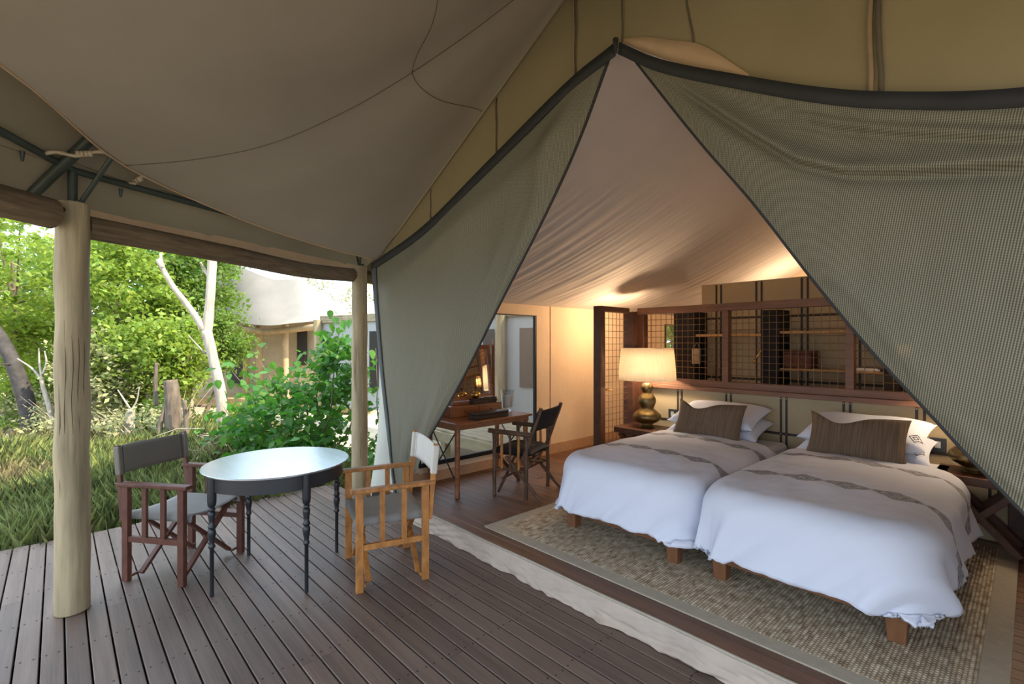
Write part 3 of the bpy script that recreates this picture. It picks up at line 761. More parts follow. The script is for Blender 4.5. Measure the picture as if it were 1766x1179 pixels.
# ------------------------------------------------------------------ beds
def set_cloth(o, vals):
    at_ = o.data.attributes.new('cloth', 'FLOAT_VECTOR', 'POINT'); at_.data.foreach_set('vector', np.array(vals, dtype=np.float32).ravel())
def bed(cx, label, dlabel):
    t = thing('bed', label, 'bed', (cx, 4.0, RZ), group='twin beds')
    hw = .475; y0, y1 = 2.955, 4.98
    mb = MB(); mb.span((cx - hw, y0, .255), (cx + hw, y0 + .03, .36)); mb.span((cx - hw, y0 + .03, .255), (cx - hw + .03, y1, .36)); mb.span((cx + hw - .03, y0 + .03, .255), (cx + hw, y1, .36)); mb.span((cx - hw + .03, y1 - .03, .255), (cx + hw - .03, y1, .36))
    obj('frame', mb, M['bedleg'], t, world=True, bevel=.004)
    for sx in (-1, 1):
        for yy in (y0 + .045, y1 - .06):
            lx = cx + sx * (hw - .045)
            m2 = MB(); w0, w1 = .036, .046
            vs = [(lx + a * w0, yy + b * w0, RZ) for a, b in ((-1, -1), (1, -1), (1, 1), (-1, 1))] + [(lx + a * w1, yy + b * w1, .30) for a, b in ((-1, -1), (1, -1), (1, 1), (-1, 1))]
            m2.add(vs, [(3, 2, 1, 0), (4, 5, 6, 7), (0, 1, 5, 4), (1, 2, 6, 5), (2, 3, 7, 6), (3, 0, 4, 7)])
            obj('leg', m2, M['bedleg'], t, world=True, bevel=.004)
    obj('mattress', MB().span((cx - .50, y0 - .01, .36), (cx + .50, y1, .665)), M['mattr'], t, world=True, bevel=.05, seg=4)
    # duvet
    w = .455; Rr = .135; top = .715; y_f = 3.00; y_h = 4.52
    arc = Rr * math.pi / 2; drop = .255; tot = arc + drop
    cl = []
    seed = cx * 3.7
    nu, nv = 96, 110
    def fn(i, j):
        a = -(w + tot) + 2 * (w + tot) * i / nu
        b = -tot + (y_h - y_f + tot) * j / nv
        cl.append((a, b + 0.0, 0))
        cr = .16
        ex = max(abs(a) - (w - cr), 0); ey = max(-b + cr, 0); dx = max(abs(a) - w, 0); dy = max(-b, 0)
        # side overhang eases off at the head end so the pillows sit free
        h = math.hypot(ex, ey) if (ex > 0 and ey > 0) else max(ex, ey)
        r = min(max(0, h - cr), tot + .01)
        if ex > 0 and ey > 0: ux, uy = math.copysign(ex / h, a), -ey / h
        else: ux, uy = (math.copysign(1, a), 0) if ex > ey else (0, -1)
        if h <= cr: bx, by = a, b
        else:
            bx = math.copysign(w - cr, a) + ux * cr if ex > 0 else a
            by = cr + uy * cr if ey > 0 else b
            if ex <= 0: bx = a
            if ey <= 0: by = b
        if r < arc: hz = Rr * math.sin(r / Rr); dz = Rr * (1 - math.cos(r / Rr))
        else: hz = Rr; dz = Rr + (r - arc)
        f = max(0, (r - arc * .5)) / (tot - arc * .5)
        along = a - b
        wav = .020 * math.sin(along * 14 + seed) + .015 * noise.noise((along * 7, seed, 0)) * 2 + .012 * noise.noise((along * 19, seed, 4))
        out = f * wav + .035 * f ** 1.5
        x = bx + ux * (hz + out) * (r > 0)
        y = y_f + by + uy * (hz + out) * (r > 0)
        z = top - dz
        puff = .035 * (1 - min(1, (a / (w + .1)) ** 2)) if dx == 0 else .035 * max(0, 1 - (abs(a) / (w + .1)) ** 2)
        z += puff * sstep(-.1, .5, b)
        z += .010 * noise.noise((a * 2.5, b * 2.5, seed)) + .006 * noise.noise((a * 9, b * 5, seed)) * (1 - f * .5) + .0035 * noise.noise((a * 22, b * 13, seed))
        z += f * .03 * noise.noise((along * 5, seed, 7))
        # rolled head end
        k = sstep(y_h - y_f - .10, y_h - y_f, b); z -= .035 * k
        return (cx + x, y, z)
    mb = MB()
    vs = [fn(i, j) for j in range(nv + 1) for i in range(nu + 1)]
    W = nu + 1
    mb.add(vs, [(j * W + i, j * W + i + 1, (j + 1) * W + i + 1, (j + 1) * W + i) for j in range(nv) for i in range(nu)])
    d = obj('duvet', mb, M['duvet'], smooth=180, base=True); set_cloth(d, cl)
    md = d.modifiers.new('solid', 'SOLIDIFY'); md.thickness = .018; md.offset = -1
    tag(d, dlabel, 'duvet', 'white duvets')
    return t
bed(-2.06, 'wooden single bed nearest the writing desk', 'white duvet with two grey embroidered bands on the bed nearest the desk')
bed(-.885, 'wooden single bed beside the half hidden brass lamp', 'white duvet with two grey embroidered bands on the right hand bed')

def pillow_mesh(w, h, t, dent=0, du=0, seed=0, n=26):
    mb = MB()
    def side(s):
        def f(u, v):
            a = 2 * u - 1; b = 2 * v - 1
            px_ = a * w / 2 * (1 - .07 * (1 - b * b)); pz = b * h / 2 * (1 - .09 * (1 - a * a))
            if b > 0: pz -= dent * b * b * math.exp(-((a - du) / .42) ** 2)
            th = t / 2 * max(0, (1 - a ** 4) * (1 - b ** 4)) ** .55
            th *= 1 + .12 * noise.noise((a * 2 + seed, b * 2, 1)); th += .004 * noise.noise((a * 7 + seed, b * 7, 3)) * (1 - max(abs(a), abs(b)))
            return (px_, s * th, pz)
        return f
    mb.grid(n, n, side(1)); o = len(mb.v)
    mb.grid(n, n, side(-1))
    W = n + 1
    mb.f = mb.f[:n * n] + [tuple(reversed(q)) for q in mb.f[n * n:]]
    return mb
def pillow(name, label, cat, mb, m, loc, rot, group, pip=None):
    o = obj(name, mb, m, smooth=180); o.location = loc; o.rotation_euler = rot
    tag(o, label, cat, group); return o
for cx, nm in ((-2.06, 'bed nearest the desk'), (-.885, 'right hand bed')):
    s = cx
    for lev, wd_ in ((0, 'lower'), (1, 'upper')):
        o = pillow('pillow', '%s white pillow of the stack on the %s' % (wd_, nm), 'pillow', pillow_mesh(.86 - .03 * lev, .52, .17, seed=s + lev), M['pillowL' if cx < -1.5 else 'pillowR'],
                   (cx - .045 + .0 * lev, 4.735 - .01 * lev, .715 + .06 + .115 * lev), (R(-90 + 12 + 4 * lev), 0, R(1.5 * (-1) ** lev)), 'white pillows on the beds')
    o = pillow('cushion', 'ribbed brown cushion leaning on the pillows of the %s' % nm, 'cushion', pillow_mesh(.64, .37, .15, dent=.085, du=-.35, seed=s + 5), M['cush'],
               (cx - .01 + (.0 if cx < -1.5 else -.03), 4.43, .875), (R(-24), R(1.5), R(1)), 'brown cushions on the beds')

# ------------------------------------------------------------------ headboard screen
HY = 5.05
hb = thing('bed_screen', 'dark timber headboard screen with wire grid behind both beds', 'bed screen', (XR, HY, P))
sx0, sx1 = -3.20, -.04
obj('canvas_panel', MB().span((sx0 + .05, HY - .004, P), (sx1 - .05, HY + .02, 1.09)), M['olive'], hb, world=True)
obj('top_rail', MB().span((sx0, HY - .045, 1.925), (sx1, HY + .045, 2.0)), M['rwood'], hb, world=True, bevel=.004)
obj('bottom_rail', MB().span((sx0 + .09, HY - .045, 1.13), (sx1 - .09, HY + .045, 1.195)), M['rwood'], hb, world=True, bevel=.004)
obj('ledge', MB().span((sx0 + .09, HY - .085, 1.085), (sx1 - .09, HY + .02, 1.13)), M['rwood'], hb, world=True, bevel=.004)
for x in (sx0 + .045, sx1 - .045): obj('end_post', MB().span((x - .045, HY - .045, P), (x + .045, HY + .045, 1.925)), M['dwood'], hb, world=True, bevel=.004)
for x in (-2.165, -1.09): obj('stud', MB().span((x - .032, HY - .045, 1.195), (x + .032, HY + .045, 1.925)), M['rwood'], hb, world=True, bevel=.003)
def wires(parent, along, x0, x1, z0, z1, fixed, pitch, r, m):
    """a square wire grid in the plane x(or y) by z"""
    nx = int(round((x1 - x0) / pitch)); nz = int(round((z1 - z0) / pitch))
    L1 = bpy.data.meshes.new('wire'); a = MB().tube([(0, 0, 0), (0, 0, z1 - z0)], r, 5); L1.from_pydata(a.v, [], a.f); L1.materials.append(m)
    L2 = bpy.data.meshes.new('wire'); e = (x1 - x0, 0, 0) if along == 'x' else (0, x1 - x0, 0); a = MB().tube([(0, 0, 0), e], r, 5); L2.from_pydata(a.v, [], a.f); L2.materials.append(m)
    pl = world_loc(parent)
    for i in range(1, nx):
        q = x0 + (x1 - x0) * i / nx
        o = bpy.data.objects.new('wire', L1); C.objects.link(o); o.parent = parent
        o.location = Vector((q, fixed, z0) if along == 'x' else (fixed, q, z0)) - pl
    for i in range(1, nz):
        q = z0 + (z1 - z0) * i / nz
        o = bpy.data.objects.new('wire', L2); C.objects.link(o); o.parent = parent
        o.location = Vector((x0, fixed + 2 * r, q) if along == 'x' else (fixed + 2 * r, x0, q)) - pl
bays = [(sx0 + .09, -2.197), (-2.133, -1.122), (-1.058, sx1 - .09)]
for a, b in bays: wires(hb, 'x', a, b, 1.195, 1.925, HY, .064, .0032, M['wire'])
def straps(parent, xs_, y, z0, z1, hz, w=.009, rv=True):
    for x in xs_:
        for d in (-.024, .024):
            s = obj('leather_strap', MB().span((x + d - w, y - .006, z0), (x + d + w, y, z1)), M['leather'], parent, world=True)
            if rv:
                for zz in (z1 - .02, hz):
                    obj('rivet', MB().lathe([(.006, 0), (.006, .003), (.003, .005)], (0, 0, 0), 8), M['brassdot'], s).location = (0, 0, 0)
                    r_ = s.children[-1]; r_.rotation_euler = (R(90), 0, 0); r_.location = Vector((x + d, y - .006, zz)) - world_loc(parent)
    if hz: obj('cross_strap', MB().span((sx0 + .1, y - .004, hz - .012), (sx1 - .1, y - .001, hz + .012)), M['leather'], parent, world=True)
straps(hb, (-2.68, -2.144, -1.624, -1.117, -.62, -.2), HY - .004, .42, 1.085, .73)
def wing(name, label, x, y0, y1, rp):
    t = thing(name, label, 'screen', (x, (y0 + y1) / 2, P))
    obj('front_post', MB().span((x - .05, y0, P), (x + .05, y0 + .075, 2.0)), M['dwood'], t, world=True, bevel=.004)
    obj('rear_post', MB().span((x - .045, y1 - .10, P), (x + .05 + rp, y1, 1.955)), M['dwood'], t, world=True, bevel=.004)
    obj('top_rail', MB().span((x - .04, y0 + .075, 1.94), (x + .04, y1 - .10, 2.0)), M['dwood'], t, world=True, bevel=.004)
    obj('bottom_rail', MB().span((x - .04, y0 + .075, P), (x + .04, y1 - .10, P + .08)), M['dwood'], t, world=True, bevel=.004)
    wires(t, 'y', y0 + .075, y1 - .10, P + .08, 1.94, x, .072, .0032, M['wire'])
    l = obj('latch', MB().tube([(x - .02, y0 + .08, 1.07), (x + .05, y0 + .20, 1.065)], .008, 6), M['gold'], t, world=True)
    for q in (0, .035): obj('knob', MB().lathe([(.004, 0), (.012, .008), (.004, .016)], (x + .05, y0 + .10 + q, 1.075), 8), M['leather'], l, world=True)
    return t
wing('wire_screen', 'narrow dark timber wire screen left of the lit bedside lamp', -3.275, 4.33, 5.003, .034)
wing('wire_screen', 'dark timber wire screen right of the half hidden brass lamp', .045, 4.33, 5.0, 0)
sw = thing('light_switch', 'small switch plate on the edge of the canvas wall beside the wire screen', 'switch', (WX + .012, 5.80, 1.30))
obj('plate', MB().span((WX + .001, 5.76, 1.28), (WX + .016, 5.84, 1.40)), M['plastic'], sw, world=True, bevel=.003)

# ------------------------------------------------------------------ nightstands, lamps, switches
def nightstand(label, x0, x1, y0, y1):
    cx, cy = (x0 + x1) / 2, (y0 + y1) / 2; zt = .665
    t = thing('nightstand', label, 'nightstand', (cx, cy, P + .011), group='cross-legged nightstands')
    obj('top', MB().span((x0, y0, zt - .06), (x1, y1, zt)), M['dwood'], t, world=True, bevel=.006)
    for yy in (y0 + .05, y1 - .06):
        for s, dy in ((-1, 0), (1, .012)):
            m2 = MB().bar((cx - s * .20, yy + dy, P + .032), (cx + s * .19, yy + dy, zt - .065), .045, .06, (0, 1, 0))
            obj('leg', m2, M['dwood'], t, world=True, bevel=.004)
    obj('stretcher', MB().span((cx - .02, y0 + .08, .36), (cx + .02, y1 - .09, .40)), M['dwood'], t, world=True, bevel=.003)
    return t
nightstand('dark wood nightstand under the lit bedside lamp', -3.19, -2.70, 4.52, 4.95)
nightstand('dark wood nightstand with crossed legs beside the right hand bed', -.50, -.02, 4.62, 5.0)
prof = [(.0, 0), (.082, 0), (.086, .006), (.078, .016), (.066, .024), (.064, .032), (.085, .045), (.125, .068), (.148, .095), (.153, .118), (.145, .142), (.115, .170), (.085, .190), (.072, .204), (.072, .212), (.082, .232), (.094, .262), (.098, .288), (.092, .318), (.075, .345), (.055, .365), (.046, .374), (.046, .380), (.056, .398), (.066, .425), (.066, .445), (.055, .468), (.035, .484), (.014, .490), (.009, .53), (0, .53)]
def lamp(label, x, y, z, s=1.0, power=30):
    t = thing('table_lamp', label, 'lamp', (x, y, z), group='brass gourd bedside lamps')
    obj('base', MB().lathe([(r * s, h) for r, h in prof], (x, y, z), 32, cap=False), M['brass'], t, smooth=60, world=True)
    obj('shade', MB().lathe([(.308, .520), (.302, .64), (.292, .76), (.280, .868)], (x, y, z), 64, cap=False), M['shade'], t, smooth=180, world=True, solid=.003)
    obj('added_diffuser', MB().lathe([(.001, .862), (.279, .862)], (x, y, z), 48, cap=False), M['shade'], t, world=True)  # disc added to spread the lamp's upward light and soften its shadows
    b = obj('bulb', MB().lathe([(.001, .54), (.016, .545), (.02, .56), (.028, .585), (.028, .60), (.02, .615), (.001, .62)], (x, y, z), 16, cap=False), M['bulb'], t, smooth=180, world=True)
    ld = bpy.data.lights.new('lamp_light', 'POINT'); ld.energy = power; ld.color = (1, .82, .60); ld.shadow_soft_size = .05
    lo_ = bpy.data.objects.new('lamp_light', ld); C.objects.link(lo_); lo_.parent = t; lo_.location = (0, 0, .64)
    return t
lamp('lit brass gourd lamp with pleated cream shade left of the beds', -2.93, 4.78, .666, 1.0, 18)
lamp('brass gourd lamp half hidden by the net at far right', -.285, 4.82, .666, 1.0, 14)
def plate(label, x, z):
    t = thing('wall_switch', label, 'switch', (x, HY - .01, z))
    obj('plate', MB().span((x - .052, HY - .022, z - .052), (x + .052, HY - .008, z + .052)), M['plastic'], t, world=True, bevel=.004)
    obj('rocker', MB().span((x - .018, HY - .027, z - .026), (x + .018, HY - .022, z + .026)), M['plasticw'], t, world=True, bevel=.002)
plate('dark switch plate beside the pillows of the right hand bed', -.515, .80)
plate('dark switch plate hidden between the lit lamp and the pillows', -2.76, .80)

# ------------------------------------------------------------------ dressing area behind the screen
PY = 6.5
pw = thing('strapped_partition', 'tall olive canvas partition with dark leather straps behind the bed screen', 'partition', (-1.5, PY, P))
obj('panel', MB().span((-3.13, PY, P), (.9, PY + .05, 2.385)), M['olive'], pw, world=True)
for x in (-2.893, -2.38, -1.862, -1.35, -.84, -.33):
    for d in (-.032, .032): obj('leather_strap', MB().span((x + d - .011, PY - .007, P), (x + d + .011, PY, 2.37)), M['leather'], pw, world=True)
for z in (1.06, 1.13, 1.92): obj('cross_strap', MB().span((-3.1, PY - .005, z - .014), (.8, PY - .001, z + .014)), M['leather'], pw, world=True)
wr = thing('open_wardrobe', 'open wardrobe rack with black uprights and pale wood shelves', 'wardrobe', (-1.9, 6.3, P))
for x, w in ((-3.19, .15), (-2.12, .10), (-.98, .06)): obj('upright', MB().span((x - w, 6.12, P), (x + w, 6.47, 2.0 if w > .1 else 1.98)), M['black'], wr, world=True)
obj('shelf', MB().span((-3.04, 6.14, 1.675), (-2.22, 6.47, 1.705)), M['shelf'], wr, world=True)
obj('shelf', MB().span((-2.02, 6.14, 1.70), (-1.04, 6.47, 1.73)), M['shelf'], wr, world=True)
obj('shelf', MB().span((-2.02, 6.14, 1.28), (-1.04, 6.47, 1.30)), M['shelf'], wr, world=True)
obj('shelf', MB().span((-.92, 6.14, 1.70), (.3, 6.47, 1.73)), M['shelf'], wr, world=True)
bk = thing('basket', 'dark red woven box on the lower wardrobe shelf', 'basket', (-1.85, 6.28, 1.301))
obj('body', MB().span((-1.99, 6.17, 1.301), (-1.70, 6.40, 1.47)), M['basket'], bk, world=True, bevel=.012)
obj('lid', MB().span((-1.995, 6.165, 1.47), (-1.695, 6.405, 1.50)), M['basket'], bk, world=True, bevel=.006)
tag(obj('paper_stack', MB().span((-1.32, 6.17, 1.301), (-1.08, 6.37, 1.318)).span((-1.30, 6.18, 1.318), (-1.10, 6.36, 1.327)), M['paper'], base=True, bevel=.002), 'white papers lying on the lower wardrobe shelf', 'papers')
hg = thing('robe_tag', 'pale cloth bag hanging on the wardrobe upright', 'bag', (-3.0, 6.09, 1.32))
obj('bag', MB().grid(6, 8, lambda u, v: (-3.06 + .11 * u, 6.09 - .025 * math.sin(math.pi * u) * math.sin(math.pi * v), 1.32 + .20 * v)), M['strap'], hg, world=True, smooth=180, solid=.01)
obj('cord', MB().tube([(-3.05, 6.09, 1.52), (-3.0, 6.10, 1.60), (-2.96, 6.09, 1.52)], .004, 5), M['strap'], hg, world=True)
hk = thing('brass_hook', 'small brass hook on the rack upright behind the screen', 'hook', (-2.245, 6.10, 1.40))
obj('stem', MB().tube([(-2.28, 6.10, 1.38), (-2.25, 6.085, 1.43), (-2.20, 6.08, 1.50)], [.014, .010, .008], 7), M['gold'], hk, world=True, smooth=180)
obj('knob', MB().lathe([(.002, 0), (.018, .01), (.018, .024), (.002, .034)], (-2.285, 6.10, 1.355), 10), M['gold'], hk, world=True, smooth=60)
wl2 = thing('wall_lamp', 'small lit shade lamp behind the screen at right', 'lamp', (-.92, 6.05, 1.32))
obj('shade', MB().lathe([(.075, .10), (.06, .30)], (-.86, 6.02, 1.32), 24, cap=False), M['shade'], wl2, world=True, smooth=180, solid=.002)
obj('arm', MB().tube([(-.86, 6.02, 1.42), (-.80, 6.05, 1.40), (-.74, 6.12, 1.40)], .006, 6), M['gold'], wl2, world=True)
ld = bpy.data.lights.new('wall_lamp_light', 'POINT'); ld.energy = 5; ld.color = (1, .62, .3); ld.shadow_soft_size = .03
o = bpy.data.objects.new('wall_lamp_light', ld); C.objects.link(o); o.parent = wl2; o.location = (.06, -.03, .20)
# unseen lanterns inferred from the warm glow behind screen and partition
for lx, ly, lz, pwr, lab in ((-2.3, 8.1, 2.0, 46, 'bare lantern lighting the roof beyond the strapped partition'), (-3.47, 5.46, 1.81, 64, 'unseen lantern with an added light shield behind the end post of the bed screen')):
    t = thing('lantern', lab, 'lantern', (lx, ly, P))
    obj('globe', MB().lathe([(.002, 0), (.03, .02), (.045, .06), (.03, .10), (.002, .12)], (lx, ly, lz - .035), 16, cap=False), M['bulb'], t, world=True, smooth=180)
    obj('pole', MB().tube([(lx, ly, P), (lx, ly, lz)], .012, 8), M['leather'], t, world=True)
    obj('light_cut_hood', MB().lathe([(.09, .17), (.06, .185), (.02, .195)], (lx, ly, lz), 24), M['brass'], t, world=True, smooth=60) if lz < 1.9 else None  # cap added to keep this lantern's light off the upper ceiling
    obj('light_block_plate', MB().grid(12, 2, lambda u, v: (lx + .10 * math.cos(R(-15 + 120 * u)), ly + .10 * math.sin(R(-15 + 120 * u)), lz - .12 + .31 * v)), M['brass'], t, world=True, smooth=60, solid=.003) if lz < 1.9 else None  # curved shield added to block this lantern's light towards the partition
    for g in (0, 2.1, 4.2) if lz < 1.9 else (): obj('light_cut_stay', MB().tube([(lx, ly, lz), (lx + .075 * math.cos(g), ly + .075 * math.sin(g), lz + .08), (lx + .08 * math.cos(g), ly + .08 * math.sin(g), lz + .19)], .003, 5), M['leather'], t, world=True)  # stays that carry the added cap
    ld = bpy.data.lights.new('lantern_light', 'POINT'); ld.energy = pwr; ld.color = (1, .68, .40); ld.shadow_soft_size = .05
    o = bpy.data.objects.new('lantern_light', ld); C.objects.link(o); o.parent = t; o.location = (0, 0, lz - P + .105)

# ------------------------------------------------------------------ round table
TX, TY, TZ, TR = -3.61, 1.13, .77, .467
t = thing('round_table', 'round black metal table with pale shiny top and turned legs', 'table', (TX, TY, 0))
obj('top', MB().lathe([(0, TZ - .012), (TR - .004, TZ - .012), (TR, TZ - .008), (TR, TZ - .002), (TR - .003, TZ), (0, TZ)], (TX, TY, 0), 72, cap=False), M['ttop'], t, smooth=30, world=True)
obj('apron', MB().lathe([(TR - .045, TZ - .11), (TR - .04, TZ - .11), (TR - .04, TZ - .012), (TR - .045, TZ - .012)], (TX, TY, 0), 64, cap=False), M['blackmetal'], t, smooth=30, world=True)
lp = [(.012, 0), (.012, .30), (.014, .302), (.019, .31), (.021, .318), (.016, .326), (.014, .335), (.020, .37), (.024, .40), (.022, .415), (.016, .425), (.021, .433), (.024, .44), (.021, .448), (.016, .456), (.018, .48), (.023, .515), (.023, .53), (.015, .537), (.021, .545), (.021, .552), (.015, .56), (.024, .575), (.026, .60), (.026, .757)]
for lx, ly in ((-3.529, .695), (-3.133, 1.171), (-4.011, 1.054), (-3.632, 1.549)):
    d = Vector((lx - TX, ly - TY)); d = d.normalized() * .428
    obj('leg', MB().lathe(lp, (TX + d.x, TY + d.y, 0), 14), M['blackmetal'], t, smooth=50, world=True)

# ------------------------------------------------------------------ director chairs
def director_chair(label, mid, face, wood, seatm, backm, width=.53, depth=.43):
    rz = math.atan2(face[1], face[0]) - math.pi / 2
    t = thing('director_chair', label, 'chair', (mid[0], mid[1], 0), rz, group='folding director chairs on the deck')
    hx = width / 2; fy = depth / 2; ah = .635; W = M[wood]
    for s in (-1, 1):
        x = s * hx
        for y_ in (fy, -fy): obj('leg', MB().span((x - .017, y_ - .023, 0), (x + .017, y_ + .023, ah)), W, t, bevel=.003)
        for y_ in (fy / 3, -fy / 3): obj('slat', MB().span((x - .010, y_ - .017, .30), (x + .010, y_ + .017, ah)), W, t, bevel=.002)
        obj('side_rail', MB().span((x - .013, -fy + .023, .265), (x + .013, fy - .023, .302)), W, t, bevel=.002)
        obj('armrest', MB().span((x - .030, -fy - .065, ah), (x + .030, fy + .055, ah + .026)), W, t, bevel=.006)
        obj('seat_rail', MB().span((x * .78 - .012, -fy + .0, .415), (x * .78 + .012, fy + .01, .442)), W, t, bevel=.003)
        obj('foot_dowel', MB().tube([(x, fy - .03, .035), (x - s * .055, fy - .03, .035)], .010, 8), W, t)
        obj('foot_dowel', MB().tube([(x, -fy + .03, .035), (x - s * .055, -fy + .03, .035)], .010, 8), W, t)
        obj('back_post', MB().bar((x, -fy - .028, .40), (x, -fy - .075, .905), .020, .034, (0, 1, 0)), W, t, bevel=.003)
        for y_ in (fy - .05, -fy + .05):
            yy = y_ + s * .013
            obj('cross_strut', MB().bar((x - s * .045, yy, .035), (-x * .78, yy, .425), .022, .036, (0, 1, 0)), W, t, bevel=.003)
    def seat(u, v):
        a = 2 * u - 1
        e = max(0, abs(a) - .82) / .18
        x = hx * .80 * min(1, abs(a) / .82) * (1 if a > 0 else -1)
        z = .452 - .022 * (1 - min(1, abs(a) / .82) ** 2) - .05 * e
        x += (.012 * math.sin(e * math.pi / 2)) * (1 if a > 0 else -1)
        return (x, -fy - .02 + (depth + .05) * v, z + .003 * noise.noise((a * 4, v * 4, 0)))
    so = obj('seat', MB().grid(28, 12, seat), M[seatm], t, smooth=60, solid=.005)
    def back(u, v):
        a = 2 * u - 1; x = (hx + .012) * a
        y_ = -fy - .066 - .022 * (1 - a * a) - .018 * (v - .5) - .017 * (1 if abs(a) > .9 else 0)
        return (x, y_, .705 + .19 * v + .004 * math.sin(a * 3))
    bo = obj('backrest', MB().grid(40, 6, back), M[backm], t, smooth=60, solid=.007)
    for s in (-1, 1):
        pa = Vector((s * hx, -fy - .028, .40)); pb = Vector((s * hx, -fy - .075, .905))
        obj('sleeve', MB().bar(pa.lerp(pb, .60), pa.lerp(pb, .985), .030, .044, (0, 1, 0)), M[backm], bo, bevel=.010)
    for a in (-.80, .80): obj('stitch', MB().tube([Vector(back((a + 1) / 2, v / 6)) + Vector((0, .006, 0)) for v in range(7)], .0025, 5), M[backm], bo)
    return t
dc = director_chair('dark red wooden director chair with taupe leather back at left', (-4.146, .680), (.80, .60), 'redwood', 'seatg', 'backg')
obj('maker_badge', MB().span((-.283, -.035, .277), (-.2775, .0, .292)), M['gold'], dc)
director_chair('honey wood director chair with pale canvas back near the step', (-3.145, 1.700), (-.30, -.95), 'honey', 'seatg', 'backl', .56, .43)

# ------------------------------------------------------------------ desk and what stands on it
DZ = .84
t = thing('writing_desk', 'slender reddish wooden writing desk below the mesh window', 'desk', (-3.94, 3.2, P))
dx0, dx1, dy0, dy1 = -4.22, -3.655, 2.70, 3.71
obj('top', MB().span((dx0, dy0, DZ - .022), (dx1, dy1, DZ)), M['deskw'], t, world=True, bevel=.004)
mb = MB(); mb.span((dx0 + .03, dy0 + .03, DZ - .075), (dx1 - .03, dy0 + .05, DZ - .022)); mb.span((dx0 + .03, dy1 - .05, DZ - .075), (dx1 - .03, dy1 - .03, DZ - .022)); mb.span((dx1 - .05, dy0 + .05, DZ - .07), (dx1 - .03, dy1 - .05, DZ - .022)); mb.span((dx0 + .03, dy0 + .05, DZ - .07), (dx0 + .05, dy1 - .05, DZ - .022))
obj('apron', mb, M['deskw'], t, world=True, bevel=.002)
for x in (dx0 + .05, dx1 - .055):
    for yy in (dy0 + .055, dy1 - .055):
        obj('leg', MB().lathe([(.024, 0), (.026, .05), (.021, .07), (.023, .09), (.026, .55), (.027, DZ - P - .024)], (x, yy, P), 12), M['deskw'], t, world=True, smooth=40)
for yy in (dy0 + .055, dy1 - .055):
    for s in (-1, 1):
        xa, xb = (dx0 + .07, dx1 - .075)[::s]
        obj('brace', MB().tube([(xa, yy + s * .006, P + .15), (xb, yy + s * .006, DZ - .08)], .007, 6), M['blackmetal'], t, world=True)
obj('drawer_riser', MB().span((-4.17, 2.86, DZ), (-3.955, 3.53, DZ + .115)), M['deskw'], t, world=True, bevel=.004)
dr = t.children[-1]
for yy in (3.03, 3.37):
    f = obj('drawer', MB().span((-3.957, yy - .155, DZ + .012), (-3.946, yy + .155, DZ + .103)), M['deskw'], t, world=True, bevel=.002)
    obj('knob', MB().lathe([(.004, 0), (.010, .008), (.004, .016)], (0, 0, 0), 8), M['leather'], f)
    k_ = f.children[-1]; k_.rotation_euler = (0, R(90), 0); k_.location = Vector((-3.946, yy, DZ + .057)) - world_loc(t)
mr = thing('desk_mirror', 'tilted wooden framed mirror standing on the desk riser', 'mirror', (-4.10, 3.26, DZ + .115))
mt = Matrix.Rotation(R(-6), 3, 'Y')
def mbar(name, y0, y1, z0, z1, x0=-.02, x1=.02, m='deskw'):
    b = MB().span((x0, y0, z0), (x1, y1, z1)); b.v = [tuple(mt @ Vector(p)) for p in b.v]
    return obj(name, b, M[m], mr, bevel=.003)
mbar('stile', -.27, -.225, .03, .62); mbar('stile', .225, .27, .03, .62); mbar('rail', -.225, .225, .03, .075); mbar('rail', -.225, .225, .575, .62)
mbar('glass', -.225, .225, .075, .575, -.006, .006, 'mirror')
for s in (-1, 1): obj('support', MB().bar((0, s * .285, 0), (-.01, s * .285, .68), .016, .035, (1, 0, 0)), M['deskw'], mr, bevel=.003)
obj('foot', MB().span((-.05, -.30, 0), (.05, .30, .025)), M['deskw'], mr, bevel=.004)
def wbox(label, a, b, seam_y):
    q = thing('wooden_box', label, 'box', ((a[0] + b[0]) / 2, (a[1] + b[1]) / 2, a[2]))
    obj('body', MB().span(a, (b[0], b[1], b[2] - .018)), M['boxw'], q, world=True, bevel=.003)
    obj('lid', MB().span((a[0] - .003, a[1] - .003, b[2] - .016), (b[0] + .003, b[1] + .003, b[2])), M['boxw'], q, world=True, bevel=.003)
wbox('long flat dark wooden box lying on the desk', (-3.83, 2.98, DZ + .001), (-3.70, 3.40, DZ + .062), 3.2)
wbox('short dark wooden box on top of the desk riser', (-4.02, 3.14, DZ + .116), (-3.955, 3.46, DZ + .175), 3.3)
bl = thing('brass_bell', 'small round brass bell on the short wooden box', 'bell', (-3.985, 3.20, DZ + .176))
obj('body', MB().lathe([(.001, 0), (.030, .002), (.038, .008), (.050, .032), (.047, .052), (.030, .068), (.012, .075), (.001, .076)], (-3.985, 3.20, DZ + .176), 20, cap=False), M['gold'], bl, world=True, smooth=60)
obj('handle', MB().lathe([(.006, .074), (.005, .095), (.012, .106), (.012, .112), (.001, .118)], (-3.985, 3.20, DZ + .176), 10, cap=False), M['leather'], bl, world=True, smooth=60)
tag(obj('note_paper', MB().grid(6, 4, lambda u, v: (-4.015 + .055 * v, 3.27 + .16 * u, DZ + .178 + .012 * math.sin(u * 5) ** 2 * v)), M['paper'], smooth=180, base=True, solid=.002), 'crumpled white note paper on the short wooden box', 'paper')
cd = thing('candle_glass', 'thick white candle in a clear hurricane glass on the desk', 'candle', (-3.97, 3.63, DZ))
cx, cy = -3.97, 3.63
